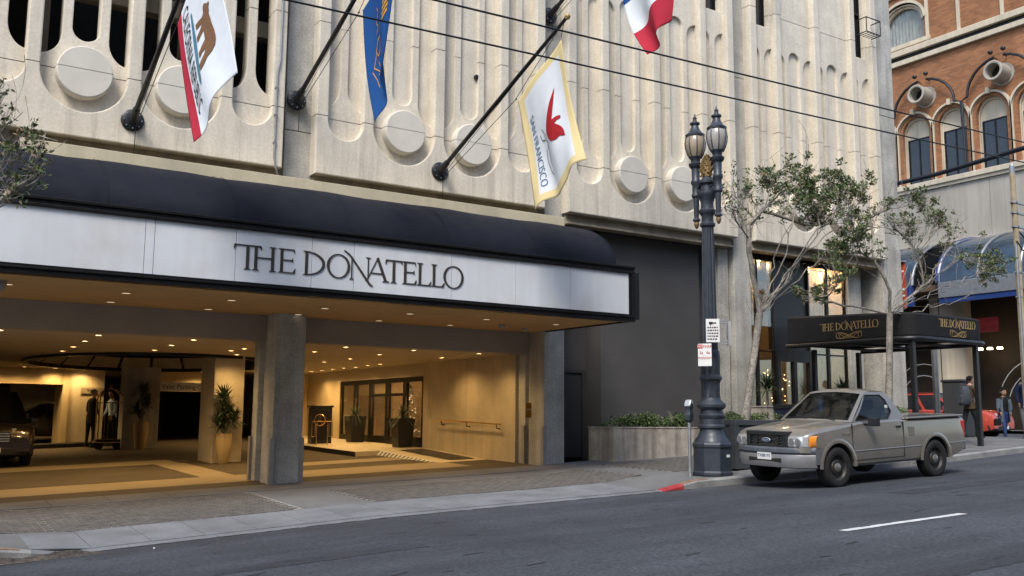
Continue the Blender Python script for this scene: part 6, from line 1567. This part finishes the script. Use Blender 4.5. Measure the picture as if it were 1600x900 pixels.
MB().tube([(0,0,0),(0,0,2.6)], .085, 12).build('shaft', M['steel'], sp_, smooth=True); MB().lathe([(.2,0),(.2,.06),(.1,.1)], (0,0,0), 12).build('base', M['limegrey'], sp_); MB().lathe([(.10,2.6),(.05,2.64),(.005,2.66)], (0,0,0), 12).build('cap', M['steel'], sp_)
GC = 'cars on the side street'
simple_car('orange red car with silver headlamps behind the walking woman', (32.9, 18.9, zg(33)+.004), R(97), M['orangecar'], 'suv', GC, 4.6, 1.62)
simple_car('tall black car beyond the orange red car on the side street', (36.6, 23.2, zg(37)+.004), R(95), M['blackcar'], 'suv', GC, 4.9, 2.0)
# ================================================================ PEOPLE
def skin_mesh(verts, edges, radii, root=0, sub=1):
    me = bpy.data.meshes.new('s'); me.from_pydata(verts, edges, []); o = bpy.data.objects.new('s', me); C.objects.link(o)
    m = o.modifiers.new('skin', 'SKIN'); m.use_smooth_shade = True
    for i, r in enumerate(radii):
        sv = me.skin_vertices[0].data[i]; sv.radius = r if isinstance(r, tuple) else (r, r); sv.use_root = (i == root)
    s = o.modifiers.new('sub', 'SUBSURF'); s.levels = sub; s.render_levels = sub
    dg = bpy.context.evaluated_depsgraph_get(); dg.update()
    out = bpy.data.meshes.new_from_object(o.evaluated_get(dg)); bpy.data.objects.remove(o); return out
def person(label, loc, rz, H, top, bottom, skin_, hair, step=.16, arm=(.1, -.1), lean=.03, shoe='suit', long_hair=False, bald=False, bend=(.25,.25), head_turn=0, sleeve=True, coat=0.0, group=None):
    """faces local -y; height H; step = half stride; arm = swing of left, right hand"""
    t = thing('person', label, 'person', loc, rz, group); k = H/1.75
    def S(p): return Vector(p)*k
    V = []; E = []; RR = []
    def add(p, r, par=None):
        V.append(S(p)); RR.append(tuple(q*k for q in r) if isinstance(r, tuple) else r*k)
        if par is not None: E.append((par, len(V)-1))
        return len(V)-1
    pel = add((0, 0, .94), (.155,.115))
    wai = add((0, -lean*.4, 1.08), (.14,.10), pel); che = add((0, -lean*.8, 1.28), (.165,.115), wai); sh = add((0, -lean, 1.42), (.13,.085), che); nk = add((0, -lean-.01, 1.51), .055, sh); add((0, -lean-.02, 1.57), .05, nk)
    feet = []; hands = []
    for s, st in ((-1, step), (1, -step)):
        h = add((s*.09, 0, .88), .092, pel); kn = add((s*.095, -st*.55-.03*(1 if st > 0 else 0), .48), .062, h); an = add((s*.095, -st, .10 if st > 0 else .13), .042, kn)
        feet.append((s*.095, -st, .0 if st > 0 else .02))
    for s, sw, bd in ((-1, arm[0], bend[0]), (1, arm[1], bend[1])):
        a = add((s*.185, -lean, 1.40), .062, sh); el = add((s*.235, -lean-sw*.5+.02, 1.13), .047, a); wr = add((s*.235, -lean-sw-bd*.25, .90+bd*.25), .034, el)
        hands.append(((s*.235, -lean-sw-bd*.25, .90+bd*.25), s))
    me = skin_mesh([tuple(v) for v in V], E, RR)
    for p in me.polygons:
        z = p.center.z/k; x = abs(p.center.x)/k
        p.material_index = 0 if (z > .95 or x > .17) else 1
        if z > 1.495: p.material_index = 2
        if not sleeve and x > .2 and z < 1.1: p.material_index = 2
    for m in (M[top], M[bottom], skin_): me.materials.append(m)
    me.shade_smooth(); link('body', me, None, t)
    # head with face
    hc = S((0, -lean-.03, 1.645)); head = MB(); rows = []
    prof = [(-.115,.035,.04),(-.10,.052,.062),(-.07,.066,.078),(-.03,.073,.09),(.02,.078,.097),(.06,.075,.094),(.09,.06,.075),(.108,.035,.045),(.113,.005,.006)]
    for z, rx, ry in prof:
        row = []
        for q in range(20):
            a = 2*math.pi*q/20; y = math.sin(a)*ry; 
            if z < -.06 and y > 0: y *= .65
            row.append(hc+S((math.cos(a)*rx, y-(.012 if z < 0 else 0), z)))
        rows.append(row)
    head.ring(rows)
    head.add([hc+S(p) for p in ((-.012,-.092,.02),(.012,-.092,.02),(.016,-.098,-.025),(-.016,-.098,-.025),(0,-.122,-.022))], [(0,1,4),(1,2,4),(2,3,4),(3,0,4)])
    for s in (-1, 1): head.ring([[hc+S((s*(.072+w), .005+math.cos(a)*.02, .0+math.sin(a)*.032)) for a in [i*math.pi/4 for i in range(8)]] for w in (0,.014)])
    hd = head.build('head', skin_, t, smooth=True, sharp=60)
    fc = MB()
    for s in (-1, 1): fc.ring([[hc+S((s*.030+math.cos(a)*.013, -.0925+dy, .015+math.sin(a)*.006)) for a in [i*math.pi/4 for i in range(8)]] for dy in (.01, 0)]); fc.add([hc+S(p) for p in ((s*.030-.018,-.094,.033),(s*.030+.018,-.094,.033),(s*.030+.018,-.094,.040),(s*.030-.018,-.094,.040))], [(0,1,2,3)])
    fc.add([hc+S(p) for p in ((-.022,-.0925,-.055),(.022,-.0925,-.055),(.018,-.094,-.063),(-.018,-.094,-.063))], [(0,1,2,3)])
    link('face_features', fc.mesh(), M['hair'], hd)
    hr = MB(); rows = []
    for z, rx, ry in ((-.02 if not long_hair else -.12,.083,.10),(.03,.088,.108),(.07,.084,.104),(.10,.066,.084),(.122,.035,.045),(.128,.004,.005)):
        row = []
        for q in range(20):
            a = 2*math.pi*q/20; y = math.sin(a)*ry
            if z < .055 and y < -.02: y = -.02-.01*math.sin(q)
            row.append(hc+S((math.cos(a)*rx, y+.012, z)))
        rows.append(row)
    hr.ring(rows); link('hair', hr.mesh('h', True), hair, hd)
    # hands: palm, four fingers and a thumb, gently curled
    for (p, s) in hands:
        Vh = []; Eh = []; Rh = []
        def ah(q, r, par=None):
            Vh.append(tuple(S(Vector(p)+Vector(q)))); Rh.append(r*k)
            if par is not None: Eh.append((par, len(Vh)-1))
            return len(Vh)-1
        w0 = ah((0,0,.01), .026); pm_ = ah((0,-.008,-.06), .028, w0)
        for f_, dy in enumerate((-.028,-.010,.008,.024)):
            L_ = (.072,.080,.075,.058)[f_]; a = ah((0, dy, -.085), .0105, pm_); b = ah((-s*.006, dy-.004, -.085-L_*.55), .0095, a); ah((-s*.02, dy-.006, -.085-L_), .008, b)
        a = ah((-s*.01, -.035, -.045), .011, pm_); b = ah((-s*.018, -.048, -.08), .010, a); ah((-s*.022, -.048, -.105), .008, b)
        hm = skin_mesh(Vh, Eh, Rh, 0, 1); hm.shade_smooth(); link('hand', hm, skin_, t)
    for (x, y, z) in feet:
        MB().ring([[S((x+a*w, y+b, z+c_)) for a, c_ in ((-1,.0),(1,.0),(.95,h*.6),(.5,h),(-.5,h),(-.95,h*.6))] for b, w, h in ((.07,.035,.07),(.05,.042,.10),(-.02,.044,.10),(-.10,.047,.06),(-.16,.042,.05),(-.19,.022,.03))]).build('shoe', M[shoe], t, smooth=True, sharp=50)
    if coat:   # jacket skirt over the hips, follows the body
        MB().ring([[S((math.cos(a)*.175*w, math.sin(a)*.135*w-lean*.5, z)) for a in [2*math.pi*i/18 for i in range(18)]] for z, w in ((1.02,.98),(.95,1.02),(.94-coat*.5,1.04),(.94-coat,1.08))], True, False).build('jacket_skirt', M[top], t, smooth=True)
    return t, k
mz = zs(26.6, 16.3)
m1, k1 = person('man in brown jacket with a dark backpack walking right by the marquee post', (26.6, 16.3, mz), R(75), 1.78, 'brownjacket', 'trousers', M['skinA'], M['hair'], .2, (.06,-.08), .05, coat=.12)
bpk = thing('backpack', 'dark blue-grey backpack worn by the man in the brown jacket', 'backpack', (26.6, 16.3, mz), R(75))
pkm = mat('slate backpack fabric', (.05,.06,.075), .75, var=.25, scale=14, bump=.3, bscale=60)
MB().ring([[(a*w*k1, (.085+y)*k1, z*k1) for a, y in ((-1,.02),(-.9,.13),(-.6,.2),(.6,.2),(.9,.13),(1,.02))] for z, w in ((.92,.12),(.96,.17),(1.15,.18),(1.35,.165),(1.44,.11),(1.46,.05))]).build('bag', pkm, bpk, smooth=True, sharp=60)
MB().ring([[(a*.11*k1, (.285+y)*k1, z*k1) for a, y in ((-1,0),(-.7,.06),(.7,.06),(1,0))] for z in (.97,1.0,1.18,1.21)]).build('pocket', pkm, bpk, bevel=.01)
stp = MB()
for s in (-1, 1): stp.tube([Vector((s*.10,.10,1.42))*k1, Vector((s*.12,.0,1.475))*k1, Vector((s*.13,-.13,1.40))*k1, Vector((s*.15,-.13,1.2))*k1, Vector((s*.14,.08,1.02))*k1], .016, 6)
stp.build('straps', pkm, bpk)
wz = zg(30.3)+.004
w1_, k2 = person('woman in grey-blue cardigan and blue jeans crossing toward the kerb', (30.3, 17.4, wz), R(-25), 1.62, 'blackcloth', 'jeans', M['skinB'], M['hair'], .17, (.08,-.05), .02, shoe='blackcloth')
MB().lathe([(.005,-.05),(.04,-.035),(.055,0),(.04,.035),(.005,.05)], Vector((0,.03,1.80))*k2, 14).build('hair_bun', M['hair'], w1_, smooth=True)
cg = MB()
for s in (-1, 1):
    rows = []
    for z, w, o in ((1.46,.13,.0),(1.38,.20,.0),(1.2,.185,.0),(1.0,.20,.02),(.80,.225,.05),(.62,.24,.08)):
        rows.append([Vector((s*w*math.cos(a)*1.0, (.135+o*.3)*math.sin(a), z))*k2 for a in [R(q) for q in (-58,-35,-10,20,50,75,90)]])
    cg.ring(rows, False, False)
    cg.tube([Vector(p)*k2 for p in ((s*.19,-.02,1.42),(s*.24,-.04,1.12),(s*.237,-.09 if s < 0 else .0,.94))], [.075*k2,.062*k2,.05*k2], 10)
cg.build('cardigan', M['greycoat'], w1_, smooth=True, sharp=70)
hb_ = thing('handbag', 'small dark bag held by the woman in the cardigan', 'bag', (30.3, 17.4, wz), R(-25))
MB().ring([[((-.30+a*w)*k2, (-.05+b)*k2, z*k2) for a, b in ((-1,-.05),(1,-.05),(1,.05),(-1,.05))] for z, w in ((.50,.09),(.53,.12),(.70,.11),(.74,.08))]).build('bag', M['blackcloth'], hb_, bevel=.01); MB().tube([Vector(p)*k2 for p in ((-.36,-.05,.72),(-.30,-.06,.84),(-.24,-.05,.72))], .01, 6).build('strap', M['blackcloth'], hb_)
p3_, k3 = person('person in navy jacket and grey trousers at the right edge', (27.05, 14.9, zs(27,14.9)), R(-40), 1.80, 'navy', 'greycloth', M['skinC'], M['hair'], .15, (.1,-.05), .03, coat=.1)
hd_ = thing('hood', 'pale hood hanging on the navy jacket of the person at the right edge', 'hood', (27.05, 14.9, zs(27,14.9)), R(-40))
MB().ring([[Vector((math.cos(a)*w, math.sin(a)*w*.8+.03, z))*k3 for a in [2*math.pi*i/14 for i in range(14)]] for z, w in ((1.42,.10),(1.45,.125),(1.50,.12),(1.54,.09))], True, False).build('hood_cloth', M['greycloth'], hd_, smooth=True)
vz = zf(5.7, 31.6)
person('valet in a black suit standing behind the brass luggage cart', (5.55, 32.6, zf(5.5,32.6)), R(115), 1.80, 'suit', 'suit', M['skinA'], M['hairgrey'], .04, (.02,.02), .03, coat=.2)
person('person in dark vest and pale blue shirt behind the luggage cart rails', (6.25, 32.9, zf(6.2,32.9)), R(-70), 1.74, 'paleblue', 'suit', M['skinB'], M['hair'], .05, (.08,.08), .05)
# ================================================================ LUGGAGE CART, POTTED PLANTS, PODIUM
lc = thing('luggage_cart', 'brass birdcage luggage cart with dark deck by the valet wall', 'luggage cart', (5.85, 31.3, zf(5.85,31.3)))
MB().box(-.38,.38,-.28,.28,.20,.30).build('deck', M['void'], lc, bevel=.02); MB().box(-.40,.40,-.30,.30,.19,.235).build('bumper_rim', M['brass'], lc, bevel=.01)
cg_ = MB()
for sx in (-1, 1):
    for sy in (-1, 1): cg_.tube([(sx*.34,sy*.24,.3),(sx*.34,sy*.24,1.45),(sx*.31,sy*.22,1.62),(sx*.2,sy*.15,1.76),(sx*.05,sy*.04,1.83)], .022, 8)
cg_.tube([(-.34,-.24,1.4),(.34,-.24,1.4)], .016, 6); cg_.tube([(-.34,.24,1.4),(.34,.24,1.4)], .016, 6)
cg_.build('cage', M['brass'], lc, smooth=True, sharp=60)
MB().lathe([(.02,1.80),(.05,1.84),(.02,1.88),(.035,1.92),(.005,1.96)], (0,0,0), 12).build('finial', M['brass'], lc, smooth=True)
for sx in (-1, 1):
    for sy in (-1, 1): MB().lathe([(.09,-.02),(.10,0),(.09,.02)], (sx*.28,sy*.22,.10), 14, 'y').build('castor', M['rubber'], lc)
random.seed(77)
def potted(label_pot, label_plant, x, y, z, h, r, heads, s, n):
    t = thing('plant_pot', label_pot, 'pot', (x, y, z))
    MB().lathe([(r*.55,0),(r*.62,.02),(r*.95,h*.55),(r*1.0,h*.85),(r*.92,h*.97),(r*.95,h),(r*.84,h),(r*.8,h-.04),(.002,h-.05)], (0,0,0), 24).build('pot', M['pot'], t, smooth=True, sharp=45)
    MB().lathe([(r*.79,h-.045),(.002,h-.03)], (0,0,0), 16).build('soil', M['soil'], t)
    spiky('yucca', label_plant, (x, y, z+h-.03), s, n, 1.0, .18, heads, wid=.045, droop=.35)
potted('tall tan vase pot in front of the lit pillar', 'many-headed yucca in the tan pot before the lit pillar', 7.0, 23.42, zf(7,23.4), .72, .20, ((0,0,.45),(.2,.02,.22),(-.12,-.04,.10),(-.03,.05,.72)), .50, 90)
potted('tan vase pot against the grey pillar', 'dark yucca in the pot against the grey pillar', 6.62, 30.55, zf(6.6,30.5), .82, .22, ((0,0,.75),(.12,0,.4),(-.1,0,.15)), .50, 80)
for i, (y, lb) in enumerate(((24.0, 'grassy plant in the black box right of the lobby doors'), (27.15, 'grassy plant in the black box left of the lobby doors'))):
    zz = zf(12.1, y)+.125
    t = thing('plant_box', ['tall black plant box right of the lobby doors', 'tall black plant box left of the lobby doors'][i], 'planter', (12.08, y, zz))
    MB().ring([[(a*w, b*w, h) for a, b in ((-1,-1),(1,-1),(1,1),(-1,1))] for w, h in ((.20,0),(.26,.78),(.24,.78),(.22,.74))]).build('box', M['black'], t, bevel=.01)
    MB().box(-.2,.2,-.2,.2,.70,.735).build('soil', M['soil'], t)
    spiky('grass_plant', lb, (12.08, y, zz+.73), .62, 120, 1.0, .06, wid=.02, droop=.9)
spiky('dracaena', 'dark spiky plant behind the valet podium', (10.75, 29.4, zf(10.7,29.4)+.12), .5, 90, 1.0, 1.0, ((0,0,0),(.1,.1,.3)), wid=.04)
vp_ = thing('valet_podium', 'black valet podium standing on the raised walk', 'podium', (11.05, 27.4, zf(11,27.4)+.122), R(-8))
MB().box(-.30,.30,-.25,.25,0,1.06).build('cabinet', M['black'], vp_, bevel=.012); MB().box(-.34,.34,-.29,.29,1.062,1.12).build('top', M['black'], vp_, bevel=.012); MB().box(-.25,.25,-.258,-.252,.1,.95).build('front_panel', M['bronze'], vp_)
vs_ = thing('monogram_stand', 'pale brass floor stand with a ringed monogram before the valet podium', 'stand', (10.72, 26.4, zf(10.7,26.4)+.122), R(-8))
lg_ = MB(); lg_.tube([(-.16,0,0),(-.16,0,.62)], .016, 6); lg_.tube([(.16,0,0),(.16,0,.62)], .016, 6); lg_.build('legs', M['brass'], vs_)
fr_ = MB(); fr_.tube([(-.30,0,.25),(-.30,0,.68),(.30,0,.68),(.30,0,.25),(.2,0,.25),(.2,0,.62)], .015, 6); fr_.tube([(-.30,0,.25),(-.2,0,.25),(-.2,0,.62)], .015, 6); fr_.build('frame', M['brass'], vs_)
mg = MB(); mg.tube([(-.08+.16*math.cos(2*math.pi*i/20), -.01, .72+.16*math.sin(2*math.pi*i/20)) for i in range(21)], .015, 6); mg.tube([(-.15,-.01,.60),(-.08,-.01,.88),(-.01,-.01,.60)], .013, 6); mg.tube([(-.12,-.01,.70),(-.03,-.01,.70)], .011, 6); mg.build('monogram', M['brass'], vs_)
vsg = thing('valet_sign', 'pale board reading Valet Parking Only beside the lit pillar', 'sign', (8.15, 31.6, .92))
MB().box(-.95,.95,-.03,.03,-.14,.14).build('board', M['white'], vsg); flat_text('Valet Parking Only', .20, (0,-.034,-.005), 0, 'letter', vsg)
vs2 = thing('valet_sign', 'small brass plaque above the valet wall recess', 'sign', (5.75, 33.98, .80))
MB().box(-.33,.33,-.02,.0,-.10,.10).build('board', M['ledge'], vs2); flat_text('Valet', .15, (0,-.023,0), 0, 'brass', vs2)

# ================================================================ UNSEEN BUILDINGS ACROSS THE ROAD (added behind the camera to shape light and reflections)
def block(x0, x1, h, m, label, seed):
    random.seed(seed)
    t = thing('added_building', label, 'building', ((x0+x1)/2, -9.5, zg((x0+x1)/2)))
    o = Vector(t.location); w = (x1-x0)/2
    MB().box(-w, w, -14, 0, -1.5, h).build('wall', m, t); MB().box(-w-.1, w+.1, -.3, .35, h, h+.6).build('cornice', m, t)
    n = max(3, int((x1-x0)/2.6)); wm = MB().box(-.65, .65, .0, .05, 0, 2.0).mesh('window'); wm.materials.append(M['glassdim'])
    for f in range(int((h-4)/3.5)):
        for i in range(n):
            q = link('window', wm, None, t); q.location = (-w+(i+.5)*2*w/n, .012, 5+f*3.5)
for a in ((-34, -10, 17, M['limestone'], 'cream building opposite the hotel, left of the camera', 1), (-9.8, 16, 19, M['limegrey'], 'grey stone building directly opposite the hotel', 2), (16.2, 44, 16, M['brickred'], 'brick building opposite the hotel, toward the side street', 3)):
    block(*a)
